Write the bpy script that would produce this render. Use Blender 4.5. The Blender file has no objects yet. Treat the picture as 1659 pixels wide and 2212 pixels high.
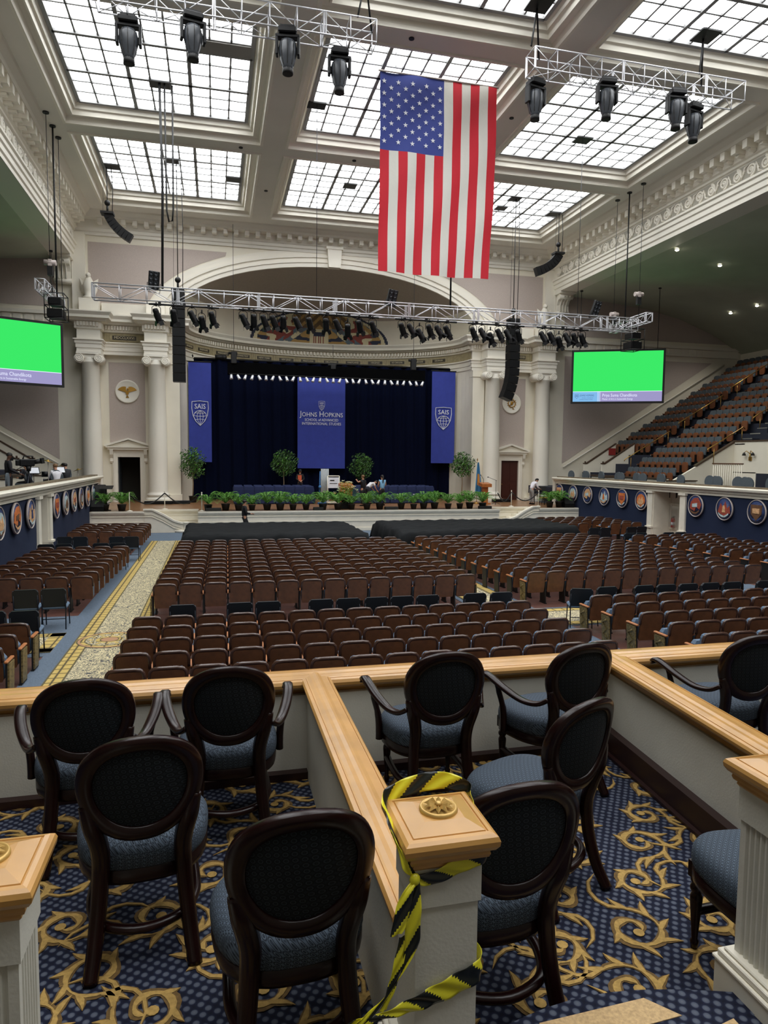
import bpy, bmesh, math, random
from mathutils import Vector, Matrix
random.seed(11)
PI = math.pi
C = bpy.context.scene.collection
sc = bpy.context.scene

# ---------------------------------------------------------------- camera, light, exposure
cd = bpy.data.cameras.new('camera'); cam = bpy.data.objects.new('camera', cd); C.objects.link(cam)
cd.sensor_fit = 'HORIZONTAL'; cd.sensor_width = 36.0; cd.lens = 36.0*1480.0/1659.0
cd.clip_start = 0.05; cd.clip_end = 300
def cam_axes(yaw, pitch, roll):
    a, b, c = (math.radians(v) for v in (yaw, pitch, roll))
    Ry = Matrix(((math.cos(a), 0, math.sin(a)), (0, 1, 0), (-math.sin(a), 0, math.cos(a))))
    Rx = Matrix(((1, 0, 0), (0, math.cos(b), -math.sin(b)), (0, math.sin(b), math.cos(b))))
    Rz = Matrix(((math.cos(c), -math.sin(c), 0), (math.sin(c), math.cos(c), 0), (0, 0, 1)))
    M = Rz @ Rx @ Ry
    w = lambda r: Vector((M[r][0], M[r][2], -M[r][1]))
    return w(0), w(1), w(2)
rx, dn, fw = cam_axes(-13.85, 4.46, 0.57)
up = -dn
cam.matrix_world = Matrix(((rx.x, up.x, -fw.x, 0), (rx.y, up.y, -fw.y, 0), (rx.z, up.z, -fw.z, 3.72), (0, 0, 0, 1)))
sc.camera = cam
SKYLIGHT = 7.0            # daylight through the ceiling glass
wd = bpy.data.worlds.new('world'); sc.world = wd; wd.use_nodes = True
wd.node_tree.nodes['Background'].inputs[0].default_value = (0.75, 0.85, 1.0, 1)
wd.node_tree.nodes['Background'].inputs[1].default_value = 0.03
sc.view_settings.view_transform = 'Standard'; sc.view_settings.look = 'None'
sc.view_settings.exposure = 0.0; sc.view_settings.gamma = 1.0; sc.view_settings.use_curve_mapping = False
sc.cycles.max_bounces = 8; sc.cycles.diffuse_bounces = 6; sc.cycles.glossy_bounces = 3
sc.cycles.transmission_bounces = 3; sc.cycles.caustics_reflective = False; sc.cycles.caustics_refractive = False
sc.cycles.use_denoising = True; sc.cycles.sample_clamp_indirect = 6.0
sc.cycles.use_adaptive_sampling = True; sc.cycles.adaptive_threshold = 0.02

# ---------------------------------------------------------------- helpers
def lin(c):
    return tuple(((x/255.0)/12.92 if x/255.0 <= 0.04045 else ((x/255.0+0.055)/1.055)**2.4) for x in c)
def mat(name, col, rough=0.6, metal=0.0, noise=None, bump=None, spec=0.5, coat=0.0, sub=None):
    """principled material; noise=(scale, amount) varies the colour, bump=(scale, strength) the surface"""
    m = bpy.data.materials.new(name); m.use_nodes = True
    nt = m.node_tree; b = nt.nodes['Principled BSDF']
    c = lin(col)
    b.inputs['Base Color'].default_value = (*c, 1); b.inputs['Roughness'].default_value = rough
    b.inputs['Metallic'].default_value = metal; b.inputs['Specular IOR Level'].default_value = spec
    if coat: b.inputs['Coat Weight'].default_value = coat; b.inputs['Coat Roughness'].default_value = 0.15
    if noise or bump:
        tc = nt.nodes.new('ShaderNodeTexCoord')
    if noise:
        n = nt.nodes.new('ShaderNodeTexNoise'); n.inputs['Scale'].default_value = noise[0]; n.inputs['Detail'].default_value = 3
        nt.links.new(tc.outputs['Object'], n.inputs['Vector'])
        r = nt.nodes.new('ShaderNodeValToRGB'); a = noise[1]
        r.color_ramp.elements[0].position = 0.3; r.color_ramp.elements[1].position = 0.7
        r.color_ramp.elements[0].color = (*[max(0, x*(1-a)) for x in c], 1); r.color_ramp.elements[1].color = (*[min(1, x*(1+a)) for x in c], 1)
        nt.links.new(n.outputs['Fac'], r.inputs['Fac']); nt.links.new(r.outputs['Color'], b.inputs['Base Color'])
    if bump:
        n2 = nt.nodes.new('ShaderNodeTexNoise'); n2.inputs['Scale'].default_value = bump[0]; n2.inputs['Detail'].default_value = 4
        nt.links.new(tc.outputs['Object'], n2.inputs['Vector'])
        bp = nt.nodes.new('ShaderNodeBump'); bp.inputs['Strength'].default_value = bump[1]; bp.inputs['Distance'].default_value = 0.01
        nt.links.new(n2.outputs['Fac'], bp.inputs['Height']); nt.links.new(bp.outputs['Normal'], b.inputs['Normal'])
    return m
def emit(name, col, s):
    m = bpy.data.materials.new(name); m.use_nodes = True; nt = m.node_tree
    for n in list(nt.nodes): nt.nodes.remove(n)
    e = nt.nodes.new('ShaderNodeEmission'); o = nt.nodes.new('ShaderNodeOutputMaterial')
    e.inputs[0].default_value = (*lin(col), 1); e.inputs[1].default_value = s
    nt.links.new(e.outputs[0], o.inputs[0]); return m
def dots(name, stops, scale, rough=0.85, stretch=(1, 1, 1), rot=0.0, distort=0.0, metric='EUCLIDEAN', upright=False, shear=False):
    """regular lattice of rings: stops = [(distance, colour)]"""
    m = bpy.data.materials.new(name); m.use_nodes = True; nt = m.node_tree; b = nt.nodes['Principled BSDF']
    b.inputs['Roughness'].default_value = rough; b.inputs['Specular IOR Level'].default_value = 0.25
    tc = nt.nodes.new('ShaderNodeTexCoord'); mp = nt.nodes.new('ShaderNodeMapping'); v = nt.nodes.new('ShaderNodeTexVoronoi'); r = nt.nodes.new('ShaderNodeValToRGB')
    mp.inputs['Scale'].default_value = stretch; v.voronoi_dimensions = '2D'; mp.inputs['Rotation'].default_value = (-PI/2 if upright else 0, 0 if not upright else rot, 0 if upright else rot)
    v.inputs['Scale'].default_value = scale; v.inputs['Randomness'].default_value = distort; v.distance = metric
    src = tc.outputs['Object']
    if shear:                                # the weave runs on over the sides of a cushion
        sx = nt.nodes.new('ShaderNodeSeparateXYZ'); cx = nt.nodes.new('ShaderNodeCombineXYZ'); a1 = nt.nodes.new('ShaderNodeMath'); a2 = nt.nodes.new('ShaderNodeMath'); a1.operation = 'MULTIPLY_ADD'; a2.operation = 'MULTIPLY_ADD'; a1.inputs[1].default_value = .9; a2.inputs[1].default_value = -.9
        nt.links.new(src, sx.inputs[0]); nt.links.new(sx.outputs[2], a1.inputs[0]); nt.links.new(sx.outputs[0], a1.inputs[2]); nt.links.new(sx.outputs[2], a2.inputs[0]); nt.links.new(sx.outputs[1], a2.inputs[2]); nt.links.new(a1.outputs[0], cx.inputs[0]); nt.links.new(a2.outputs[0], cx.inputs[1]); src = cx.outputs[0]
    nt.links.new(src, mp.inputs[0]); nt.links.new(mp.outputs[0], v.inputs['Vector']); nt.links.new(v.outputs['Distance'], r.inputs[0]); nt.links.new(r.outputs[0], b.inputs['Base Color'])
    el = r.color_ramp.elements
    while len(el) < len(stops): el.new(0.5)
    for e, (p, c) in zip(el, stops): e.position = p; e.color = (*lin(c), 1)
    return m

class MB:
    """collects shapes, then links them as ONE mesh object"""
    def __init__(s): s.v = []; s.f = []; s.mi = []; s.sm = []; s.T = None
    def add(s, vs, fs, m=0, smooth=False):
        o = len(s.v)
        s.v += [tuple(s.T @ Vector(p)) for p in vs] if s.T is not None else [tuple(p) for p in vs]
        for f in fs: s.f.append(tuple(i+o for i in f)); s.mi.append(m); s.sm.append(smooth)
        return s
    def box(s, x0, x1, y0, y1, z0, z1, m=0, b=0.0):
        if b <= 0:
            vs = [(x, y, z) for z in (z0, z1) for y in (y0, y1) for x in (x0, x1)]
            return s.add(vs, [(0, 2, 3, 1), (4, 5, 7, 6), (0, 1, 5, 4), (2, 6, 7, 3), (0, 4, 6, 2), (1, 3, 7, 5)], m)
        pts = []
        for z, sz in ((z0, 1), (z1, -1)):
            for y, sy in ((y0, 1), (y1, -1)):
                for x, sx in ((x0, 1), (x1, -1)):
                    pts += [(x+sx*b, y+sy*b, z), (x+sx*b, y, z+sz*b), (x, y+sy*b, z+sz*b)]
        return s.hull(pts, m)
    def hull(s, pts, m=0, smooth=False):
        bm = bmesh.new(); [bm.verts.new(p) for p in pts]
        bmesh.ops.convex_hull(bm, input=bm.verts); bmesh.ops.dissolve_limit(bm, angle_limit=0.01, verts=bm.verts, edges=bm.edges)
        bm.verts.index_update(); s.add([v.co[:] for v in bm.verts], [[v.index for v in f.verts] for f in bm.faces], m, smooth); bm.free(); return s
    def tube(s, path, r, n=8, m=0, cap=True, closed=False, flat=1.0):
        P = [Vector(p) for p in path]; N = len(P); rs = r if isinstance(r, (list, tuple)) else [r]*N
        vs = []; ref = None
        for i, p in enumerate(P):
            if closed: t = P[(i+1) % N]-P[i-1]
            else: t = P[min(i+1, N-1)]-P[max(i-1, 0)]
            if t.length < 1e-9: t = Vector((0, 0, 1))
            t.normalize()
            if ref is None: ref = Vector((0, 0, 1)) if abs(t.z) < 0.9 else Vector((1, 0, 0))
            u = ref-t*ref.dot(t)
            if u.length < 1e-6: u = t.orthogonal()
            u.normalize(); w = t.cross(u); ref = u
            for k in range(n):
                a = 2*PI*k/n + (PI/4 if n == 4 else 0); vs.append(p+u*math.cos(a)*rs[i]+w*math.sin(a)*rs[i]*flat)
        fs = []
        for i in range(N if closed else N-1):
            j = (i+1) % N
            for k in range(n): fs.append((i*n+k, i*n+(k+1) % n, j*n+(k+1) % n, j*n+k))
        o = len(s.v); s.add(vs, fs, m, n > 4)
        if cap and not closed:
            for f in (tuple(reversed(range(n))), tuple((N-1)*n+k for k in range(n))): s.f.append(tuple(i+o for i in f)); s.mi.append(m); s.sm.append(False)
        return s
    def cyl(s, p0, p1, r0, r1=None, n=10, m=0): return s.tube([p0, p1], [r0, r0 if r1 is None else r1], n, m)
    def lathe(s, prof, n=16, m=0, c=(0, 0, 0), smooth=True, arc=2*PI, a0=0):
        vs = []; full = abs(arc-2*PI) < 1e-6; nn = n if full else n+1
        for r, z in prof:
            for k in range(nn): a = a0+arc*k/n; vs.append((c[0]+r*math.cos(a), c[1]+r*math.sin(a), c[2]+z))
        fs = [(i*nn+k, i*nn+(k+1) % nn, (i+1)*nn+(k+1) % nn, (i+1)*nn+k) for i in range(len(prof)-1) for k in range(n)]
        if full:
            if prof[0][0] > 1e-6: fs.append(tuple(reversed(range(n))))
            if prof[-1][0] > 1e-6: fs.append(tuple((len(prof)-1)*n+k for k in range(n)))
        return s.add(vs, fs, m, smooth)
    def ball(s, c, r, m=0, nu=10, nv=6):
        r = r if isinstance(r, (list, tuple)) else (r, r, r); vs = []
        for i in range(nv+1):
            t = PI*i/nv
            for k in range(nu): a = 2*PI*k/nu; vs.append((c[0]+r[0]*math.sin(t)*math.cos(a), c[1]+r[1]*math.sin(t)*math.sin(a), c[2]-r[2]*math.cos(t)))
        return s.add(vs, [(i*nu+k, i*nu+(k+1) % nu, (i+1)*nu+(k+1) % nu, (i+1)*nu+k) for i in range(nv) for k in range(nu)], m, True)
    def prism(s, poly, d0, d1, ax='y', m=0, smooth=False):
        """2-D polygon extruded along an axis: ax y -> poly in (x,z), x -> (y,z), z -> (x,y)"""
        f = {'y': lambda a, b, d: (a, d, b), 'x': lambda a, b, d: (d, a, b), 'z': lambda a, b, d: (a, b, d)}[ax]
        n = len(poly); vs = [f(a, b, d0) for a, b in poly]+[f(a, b, d1) for a, b in poly]
        s.add(vs, [(k, (k+1) % n, n+(k+1) % n, n+k) for k in range(n)], m, smooth)
        o = len(s.v)-2*n
        for ff in (tuple(reversed(range(n))), tuple(range(n, 2*n))): s.f.append(tuple(i+o for i in ff)); s.mi.append(m); s.sm.append(False)
        return s
    def poly(s, pts, m=0): return s.add(pts, [tuple(range(len(pts)))], m)
    def grid(s, fn, nu, nv, m=0, smooth=True, mf=None):
        vs = [fn(i/nu, j/nv) for j in range(nv+1) for i in range(nu+1)]; W = nu+1
        if mf is None: return s.add(vs, [(j*W+i, j*W+i+1, (j+1)*W+i+1, (j+1)*W+i) for j in range(nv) for i in range(nu)], m, smooth)
        o = len(s.v); s.add(vs, [], 0)
        for j in range(nv):
            for i in range(nu): s.f.append((o+j*W+i, o+j*W+i+1, o+(j+1)*W+i+1, o+(j+1)*W+i)); s.mi.append(mf((i+.5)/nu, (j+.5)/nv)); s.sm.append(smooth)
        return s
    def mesh(s, name, mats):
        me = bpy.data.meshes.new(name); me.from_pydata(s.v, [], s.f)
        for mm in (mats if isinstance(mats, (list, tuple)) else [mats]): me.materials.append(mm)
        me.polygons.foreach_set('material_index', s.mi); me.polygons.foreach_set('use_smooth', s.sm); me.update(); return me
    def build(s, name, mats, parent=None, loc=None, rotz=None, solid=0.0):
        o = bpy.data.objects.new(name, s.mesh(name, mats)); C.objects.link(o)
        if parent is not None: o.parent = parent
        if loc is not None: o.location = loc
        if rotz is not None: o.rotation_euler = (0, 0, rotz)
        if solid: md = o.modifiers.new('thick', 'SOLIDIFY'); md.thickness = solid
        return o
def tag(o, label=None, cat=None, group=None, kind=None):
    if label: o['label'] = label
    if cat: o['category'] = cat
    if group: o['group'] = group
    if kind: o['kind'] = kind
    return o
def thing(name, label, cat, loc=(0, 0, 0), rotz=0.0, group=None):
    o = bpy.data.objects.new(name, None); o.empty_display_size = 0.1; C.objects.link(o)
    o.location = loc; o.rotation_euler = (0, 0, rotz); return tag(o, label, cat, group)
def struct(o): o['kind'] = 'structure'; return o
KIDS = {}
def dup(root, loc, rotz=None, label=None, group=None):
    if root.name not in KIDS: KIDS[root.name] = [(c, list(c.children)) for c in root.children]
    r = root.copy(); C.objects.link(r); r.location = loc
    if rotz is not None: r.rotation_euler = (0, 0, rotz)
    if label: r['label'] = label
    if group: r['group'] = group
    for ch, gs in KIDS[root.name]:
        c = ch.copy(); C.objects.link(c); c.parent = r
        for g in gs: d = g.copy(); C.objects.link(d); d.parent = c
    return r
def text(body, size, mt, parent, loc, rot, name='lettering', align='CENTER', ext=0.002, sx=1.0, fit=0.0, caps=False):
    cu = bpy.data.curves.new(name, 'FONT'); cu.body = body; cu.size = size; cu.align_x = align; cu.align_y = 'CENTER'; cu.extrude = ext; cu.resolution_u = 2
    if caps:
        cu.small_caps_scale = .78
        for i, ch in enumerate(body): cu.body_format[i].use_small_caps = ch.islower()
    cu.materials.append(mt); o = bpy.data.objects.new(name, cu); o['fit'] = fit; C.objects.link(o); o.parent = parent
    o.location = loc; o.rotation_euler = rot; o.scale = (sx, 1, 1); return o
ORD = 'first second third fourth fifth sixth seventh eighth ninth tenth eleventh twelfth thirteenth fourteenth fifteenth sixteenth seventeenth eighteenth nineteenth twentieth'.split()
def RZ(a): return Matrix.Rotation(a, 4, 'Z')
def TR(x, y, z): return Matrix.Translation((x, y, z))

# ---------------------------------------------------------------- materials
M = {}
M['plaster'] = mat('cream_plaster', (234, 228, 211), 0.75, noise=(0.6, 0.05))
M['ceil'] = mat('ceiling_plaster', (232, 228, 218), 0.8, noise=(0.4, 0.05))
M['trimw'] = mat('cream_trim_paint', (240, 235, 222), 0.55)
M['mauve'] = mat('mauve_wall_paint', (190, 177, 169), 0.85, noise=(30, 0.06))
M['dome'] = mat('taupe_dome_paint', (186, 175, 162), 0.85, noise=(8, 0.05))
M['soffit'] = mat('sage_soffit_paint_and_glow', (192, 198, 178), 0.85, noise=(0.5, 0.08))  # greenish paint, with the green screens' glow mixed into the colour
M['glass'] = emit('skylight_daylight_glass', (250, 252, 253), SKYLIGHT)
M['mullion'] = mat('skylight_bar_paint', (150, 150, 150), 0.6)
M['gold_frieze'] = mat('gilded_frieze', (160, 148, 114), 0.6, noise=(6, 0.15))
M['dark_bronze'] = mat('dark_bronze', (62, 56, 44), 0.5)
M['letter_gold'] = mat('pale_gold_letter', (216, 204, 170), 0.5)
M['navy_cloth'] = mat('navy_wall_cloth', (12, 29, 60), 0.9, noise=(40, 0.12))
M['navy_curtain'] = mat('navy_velvet', (5, 11, 34), 0.95, noise=(12, 0.2), spec=0.1)
M['banner'] = mat('royal_blue_banner', (52, 66, 158), 0.8, noise=(3, 0.08))
M['white_print'] = mat('white_print', (235, 238, 245), 0.7)
M['white_paint'] = mat('white_paint', (232, 226, 210), 0.5, noise=(3, 0.04))
M['old_white'] = mat('scuffed_white_paint', (208, 206, 195), 0.6, noise=(2.5, 0.07), bump=(90, 0.1))
M['gold_rail'] = mat('golden_varnished_rail', (190, 142, 76), 0.36, noise=(5, 0.13), coat=0.3)
M['mahog'] = mat('dark_mahogany', (26, 8, 7), 0.26, noise=(9, 0.35), spec=0.3)
M['seat_wood'] = mat('brown_seat_veneer', (100, 63, 38), 0.42, noise=(7, 0.25), coat=0.15)
M['seat_dark'] = mat('dark_brown_seat_leather', (70, 46, 36), 0.27, spec=0.8)
M['arm_wood'] = mat('orange_armrest_wood', (176, 112, 66), 0.4, noise=(12, 0.15))
M['seat_blue'] = mat('slate_blue_upholstery', (92, 112, 134), 0.9, noise=(60, 0.12))
M['iron'] = mat('black_cast_iron', (20, 18, 17), 0.5)
M['ornament'] = mat('bronze_end_ornament', (120, 104, 66), 0.45, metal=0.3, noise=(30, 0.6))
M['black_vinyl'] = mat('black_vinyl', (16, 22, 28), 0.5)
M['steel_dark'] = mat('dark_steel_frame', (30, 34, 44), 0.4, metal=0.4)
M['alu'] = mat('truss_aluminium', (222, 223, 228), 0.35, metal=0.45)
M['black'] = mat('matt_black', (8, 8, 9), 0.6)
M['black2'] = mat('satin_black_plastic', (13, 14, 16), 0.45, spec=0.3)
M['black_cloth'] = mat('black_skirt_cloth', (6, 6, 7), 0.95, spec=0.05)
M['grey_lens'] = mat('grey_lamp_shell', (62, 66, 72), 0.35)
M['drape'] = mat('black_drape', (20, 22, 24), 0.85, noise=(2, 0.25), spec=0.2)
M['stage_wood'] = mat('stage_floorboards', (142, 104, 72), 0.3, noise=(3, 0.15))
M['orange_wood'] = mat('orange_oak', (178, 106, 52), 0.4, noise=(6, 0.15))
M['grey_seat'] = mat('grey_blue_seat_fabric', (82, 90, 96), 0.9, noise=(40, 0.1))
M['tier_wood'] = mat('russet_seat_bottom', (122, 74, 46), 0.45, noise=(5, 0.2))
M['tier_step'] = mat('dark_blue_step_carpet', (34, 38, 52), 0.9)
M['brass'] = mat('brass', (176, 140, 74), 0.3, metal=0.9)
M['silver'] = mat('silver_bead', (192, 180, 174), 0.45)
M['leaf'] = mat('fern_green', (84, 138, 48), 0.55, noise=(9, 0.35))
M['leaf2'] = mat('ficus_green', (58, 90, 44), 0.5, noise=(7, 0.4))
M['bark'] = mat('pale_bark', (150, 130, 104), 0.8)
M['pot'] = mat('dark_pot', (26, 26, 24), 0.6)
M['floor'] = mat('reddish_wood_floor', (94, 62, 54), 0.55, noise=(2, 0.15))
M['blue_carpet'] = mat('blue_grey_carpet', (92, 106, 122), 0.95, noise=(45, 0.2))
M['gold_border'] = dots('gold_block_border', [(0.0, (196, 172, 104)), (0.40, (190, 164, 96)), (0.46, (92, 82, 58)), (0.5, (84, 76, 56))], 4.0, 0.95, metric='CHEBYCHEV')
M['green'] = emit('green_screen_glow', (62, 240, 106), 0.95)
M['panel_blue'] = emit('light_blue_caption', (136, 196, 246), 0.9)
M['panel_lav'] = emit('lavender_caption', (166, 160, 208), 0.9)
M['cap_white'] = emit('white_caption_letters', (228, 232, 255), 1.1)
M['cap_dark'] = emit('slate_caption_letters', (70, 96, 150), 0.8)
M['lamp_on'] = emit('lit_lamp', (255, 250, 240), 6.0)
M['lamp_white'] = mat('silver_lamp_shell', (225, 226, 230), 0.3, metal=0.3)
M['down'] = emit('lit_downlight', (255, 244, 225), 14.0)
def skin(c): return mat('skin_tone', c, 0.55)
M['skin_a'] = skin((190, 140, 112)); M['skin_b'] = skin((96, 64, 48))
M['hair'] = mat('dark_hair', (24, 18, 15), 0.6); M['hair2'] = mat('sandy_hair', (120, 88, 56), 0.6)
# ---------------------------------------------------------------- the hall: floors
XC = 7.06                                   # the hall's axis
def mir(x): return 2*XC-x
def S(name, mb, mats, parent=None): return struct(mb.build(name, mats, parent))
b = MB(); b.box(-6.6, 24.5, 4.4, 42, -0.3, 0.0); S('floor', b, M['floor'])
b = MB()
b.box(-3.12, -1.42, 5.0, 34.8, 0.0, 0.012); b.box(-5.83, -3.12, 13.55, 16.9, 0.0, 0.012); b.box(-5.83, -3.12, 24.2, 27.0, 0.0, 0.012)
b.box(-1.42, 19.8, 13.75, 15.55, 0.0, 0.012); b.box(-1.42, 19.8, 30.4, 34.8, 0.0, 0.012); b.box(6.2, 7.75, 5.0, 13.75, 0.0, 0.012); b.box(6.2, 7.75, 15.55, 30.4, 0.0, 0.012)
b.box(14.5, 15.8, 15.55, 30.4, 0.0, 0.012)
tag(b.build('aisle_carpet', M['blue_carpet']), 'plain slate blue carpet covering the aisles and cross aisle', 'carpet')
# patterned runners with gold block borders
m = bpy.data.materials.new('damask_runner'); m.use_nodes = True; nt = m.node_tree; bs = nt.nodes['Principled BSDF']; bs.inputs['Roughness'].default_value = 0.95
tc = nt.nodes.new('ShaderNodeTexCoord'); nz = nt.nodes.new('ShaderNodeTexNoise'); nz.inputs['Scale'].default_value = 5.0; nz.inputs['Detail'].default_value = 1.0; nz.inputs['Distortion'].default_value = 2.6
wv = nt.nodes.new('ShaderNodeMath'); wv.operation = 'MULTIPLY'; wv.inputs[1].default_value = 34.0
sn = nt.nodes.new('ShaderNodeMath'); sn.operation = 'SINE'; cr = nt.nodes.new('ShaderNodeValToRGB')
for e, (p, c) in zip(cr.color_ramp.elements, ((0.35, (84, 84, 82)), (0.62, (214, 200, 158)))): e.position = p; e.color = (*lin(c), 1)
mr = nt.nodes.new('ShaderNodeMapRange'); mr.inputs[1].default_value = -1; mr.inputs[2].default_value = 1
nt.links.new(tc.outputs['Object'], nz.inputs['Vector']); nt.links.new(nz.outputs['Fac'], wv.inputs[0]); nt.links.new(wv.outputs[0], sn.inputs[0])
nt.links.new(sn.outputs[0], mr.inputs[0]); nt.links.new(mr.outputs[0], cr.inputs[0]); nt.links.new(cr.outputs[0], bs.inputs['Base Color']); M['damask'] = m
def runner(name, label, x0, x1, y0, y1, medal=None, along='y'):
    b = MB(); z = 0.02; w = 0.27
    b.box(x0, x1, y0, y1, 0.012, z, 0)
    if along == 'y':
        for xa in (x0, x1-w): b.box(xa, xa+w, y0, y1, z, z+0.003, 1)
        for xa in (x0, x0+w, x1-w, x1): b.box(xa-0.015, xa+0.015, y0, y1, z, z+0.005, 2)
    else:
        for ya in (y0, y1-w): b.box(x0, x1, ya, ya+w, z, z+0.003, 1)
        for ya in (y0, y0+w, y1-w, y1): b.box(x0, x1, ya-0.015, ya+0.015, z, z+0.005, 2)
        b.box(x1-w, x1, y0, y1, z, z+0.003, 1) if x1 < 0 else b.box(x0, x0+w, y0, y1, z, z+0.003, 1)
    if medal:
        cx, cy, R = medal
        for k, (r, mi) in enumerate(((R, 2), (R*.96, 3), (R*.88, 1), (R*.76, 2), (R*.72, 0), (R*.42, 1), (R*.3, 2), (R*.26, 3))):
            b.poly([(cx+r*math.cos(a*PI/16), cy+r*math.sin(a*PI/16), z+0.006+0.0008*k) for a in range(32)], mi)
        for k in range(12):
            a = k*PI/6; b.poly([(cx+R*rr*math.cos(a+d), cy+R*rr*math.sin(a+d), z+0.013) for rr, d in ((.46, 0), (.56, .14), (.68, 0), (.56, -.14))], 1)
    return tag(b.build(name, [M['damask'], M['gold_border'], mat('runner_line', (92, 84, 56), 0.95), mat('runner_tan', (170, 130, 96), 0.95)]), label, 'carpet')
runner('carpet_runner', 'gold bordered cream patterned runner down the side aisle beside the central seats', -2.74, -1.45, 5.0, 31.35, (-2.1, 14.5, 0.62))
runner('carpet_runner', 'short gold bordered runner end under the black stacking chairs in the cross aisle', -5.8, -3.05, 13.8, 15.25, None, 'x')
runner('carpet_runner', 'gold bordered runner between the central seats and the wide seating block', 6.35, 7.6, 15.6, 26.0)
runner('carpet_runner', 'gold bordered runner in the cross aisle beside the lone stacking chair', 6.9, 9.3, 13.8, 15.4, None, 'x')

# ---------------------------------------------------------------- stage
b = MB()
b.box(-5.83, mir(-5.83), 36.1, 47.9, 0.0, 1.04); b.box(-0.83, 14.95, 34.5, 36.1, 0.0, 1.04); b.box(-5.83, -3.35, 34.9, 36.1, 0.0, 1.04); b.box(mir(-3.35), mir(-5.83), 34.9, 36.1, 0.0, 1.04)
b.box(-5.83, mir(-5.83), 36.05, 47.9, 1.04, 1.05, 1); b.box(-0.83, 14.95, 34.5, 36.05, 1.04, 1.05, 1); b.box(-5.83, -3.35, 34.9, 36.05, 1.04, 1.05, 1); b.box(mir(-3.35), mir(-5.83), 34.9, 36.05, 1.04, 1.05, 1)
def front(b, x0, x1, y):
    b.box(x0, x1, y-0.1, y, 0.97, 1.06, 0); b.box(x0, x1, y-0.06, y, 0.9, 0.97, 0); b.box(x0, x1, y-0.03, y, 0.76, 0.79, 0); b.box(x0, x1, y-0.05, y, 0.0, 0.16, 0); b.box(x0, x1, y-0.035, y, 0.5, 0.53, 0)
front(b, -0.83, 14.95, 34.5); front(b, -5.75, -3.35, 34.9); front(b, mir(-3.35), mir(-5.75), 34.9); front(b, -3.35, -0.83, 36.1); front(b, 14.95, mir(-3.35), 36.1)
for sgn in (1, -1):
    fx = (lambda x: x) if sgn > 0 else mir
    for k in range(6):                       # stair in the recess, rising outwards
        xa, xb = sorted((fx(-3.35+0.36*k), fx(-3.35+0.36*(k+1)))); b.box(xa, xb, 35.0, 36.08, 0, 0.98-0.16*k)
    prof = [(fx(x), z) for x, z in ((-3.35, 0), (-3.35, 1.1), (-3.0, 1.1), (-2.5, 0.86), (-2.0, 0.55), (-1.62, 0.44), (-1.4, 0.42), (-1.4, 0))]
    b.prism(prof if sgn > 0 else prof[::-1], 34.86, 35.0, 'y')
    cap = [(fx(x), z) for x, z in ((-3.4, 1.1), (-3.4, 1.17), (-2.98, 1.17), (-2.45, 0.92), (-1.98, 0.62), (-1.6, 0.5), (-1.34, 0.48), (-1.34, 0.42), (-1.62, 0.43), (-2.0, 0.54), (-2.5, 0.85), (-3.0, 1.1))]
    b.prism(cap, 34.78, 35.06, 'y')
    for dz in (0.18, 0.3):
        ln = [(fx(x), z-dz) for x, z in ((-3.35, 1.1), (-3.0, 1.1), (-2.5, 0.86), (-2.0, 0.55), (-1.62, 0.44), (-1.62, 0.41), (-2.0, 0.52), (-2.5, 0.83), (-3.0, 1.07), (-3.35, 1.07))]
        b.prism(ln, 34.82, 34.87, 'y')
    b.lathe([(0.17, 0), (0.17, 0.04), (0.14, 0.06), (0.14, 0.44), (0.18, 0.46), (0.18, 0.52)], 14, 0, (fx(-1.42), 34.9, 0))
    b.lathe([(0.52, 0), (0.54, 0.06), (0.52, 0.13)], 20, 0, (fx(-1.5), 35.15, 0))
S('stage_floor', b, [M['white_paint'], M['stage_wood']])

# ---------------------------------------------------------------- front wall with the great arch
ZA = 11.6
def ell(a, bb, n=28, t0=0.0, t1=PI): return [(XC-a*math.cos(t0+(t1-t0)*k/n), ZA+bb*math.sin(t0+(t1-t0)*k/n)) for k in range(n+1)]
b = MB()
inner = ell(9.3, 3.55)
h = len(inner)//2
b.poly([(x, 42, z) for x, z in [(-7.6, ZA-.3), (-7.6, 17.08), (XC, 17.08)]+inner[h::-1]+[(XC-9.3, ZA-.3)]])
b.poly([(x, 42, z) for x, z in [(mir(-7.6), ZA-.3), (XC+9.3, ZA-.3)]+inner[:h-1:-1]+[(XC, 17.08), (mir(-7.6), 17.08)]])
for sgn in (1, -1):                          # wall between and beside the columns, with a doorway
    fx = (lambda x: x) if sgn > 0 else mir
    q = lambda x0, x1, z0, z1, y=42.3: b.add([(fx(x0), y, z0), (fx(x1), y, z0), (fx(x1), y, z1), (fx(x0), y, z1)], [(0, 1, 2, 3)])
    q(-7.6, -5.46, 1.04, 11.5); q(-5.46, -4.24, 3.66, 11.5); q(-4.24, -1.95, 1.04, 11.5)
    b.add([(fx(-5.46), 42.3, 1.04), (fx(-5.46), 43.2, 1.04), (fx(-5.46), 43.2, 3.66), (fx(-5.46), 42.3, 3.66)], [(0, 1, 2, 3)])
    xa, xb = sorted((fx(-2.75), fx(-1.95))); b.box(xa, xb, 41.75, 42.3, 1.04, 9.4); b.box(xa-.06, xb+.06, 41.68, 42.3, 1.04, 1.5); b.box(xa-.03, xb+.03, 41.7, 42.3, 9.0, 9.4)
    xa, xb = sorted((fx(-7.6), fx(-6.5))); b.box(xa, xb, 41.95, 42.3, 1.04, 9.4)
    # outer wall plane under the side ceilings
    q(-24.5, -7.5, 0.0, 15.5, 42.0)
S('wall_front', b, M['plaster'])
b = MB()                                     # archivolt mouldings and keystone
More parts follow.
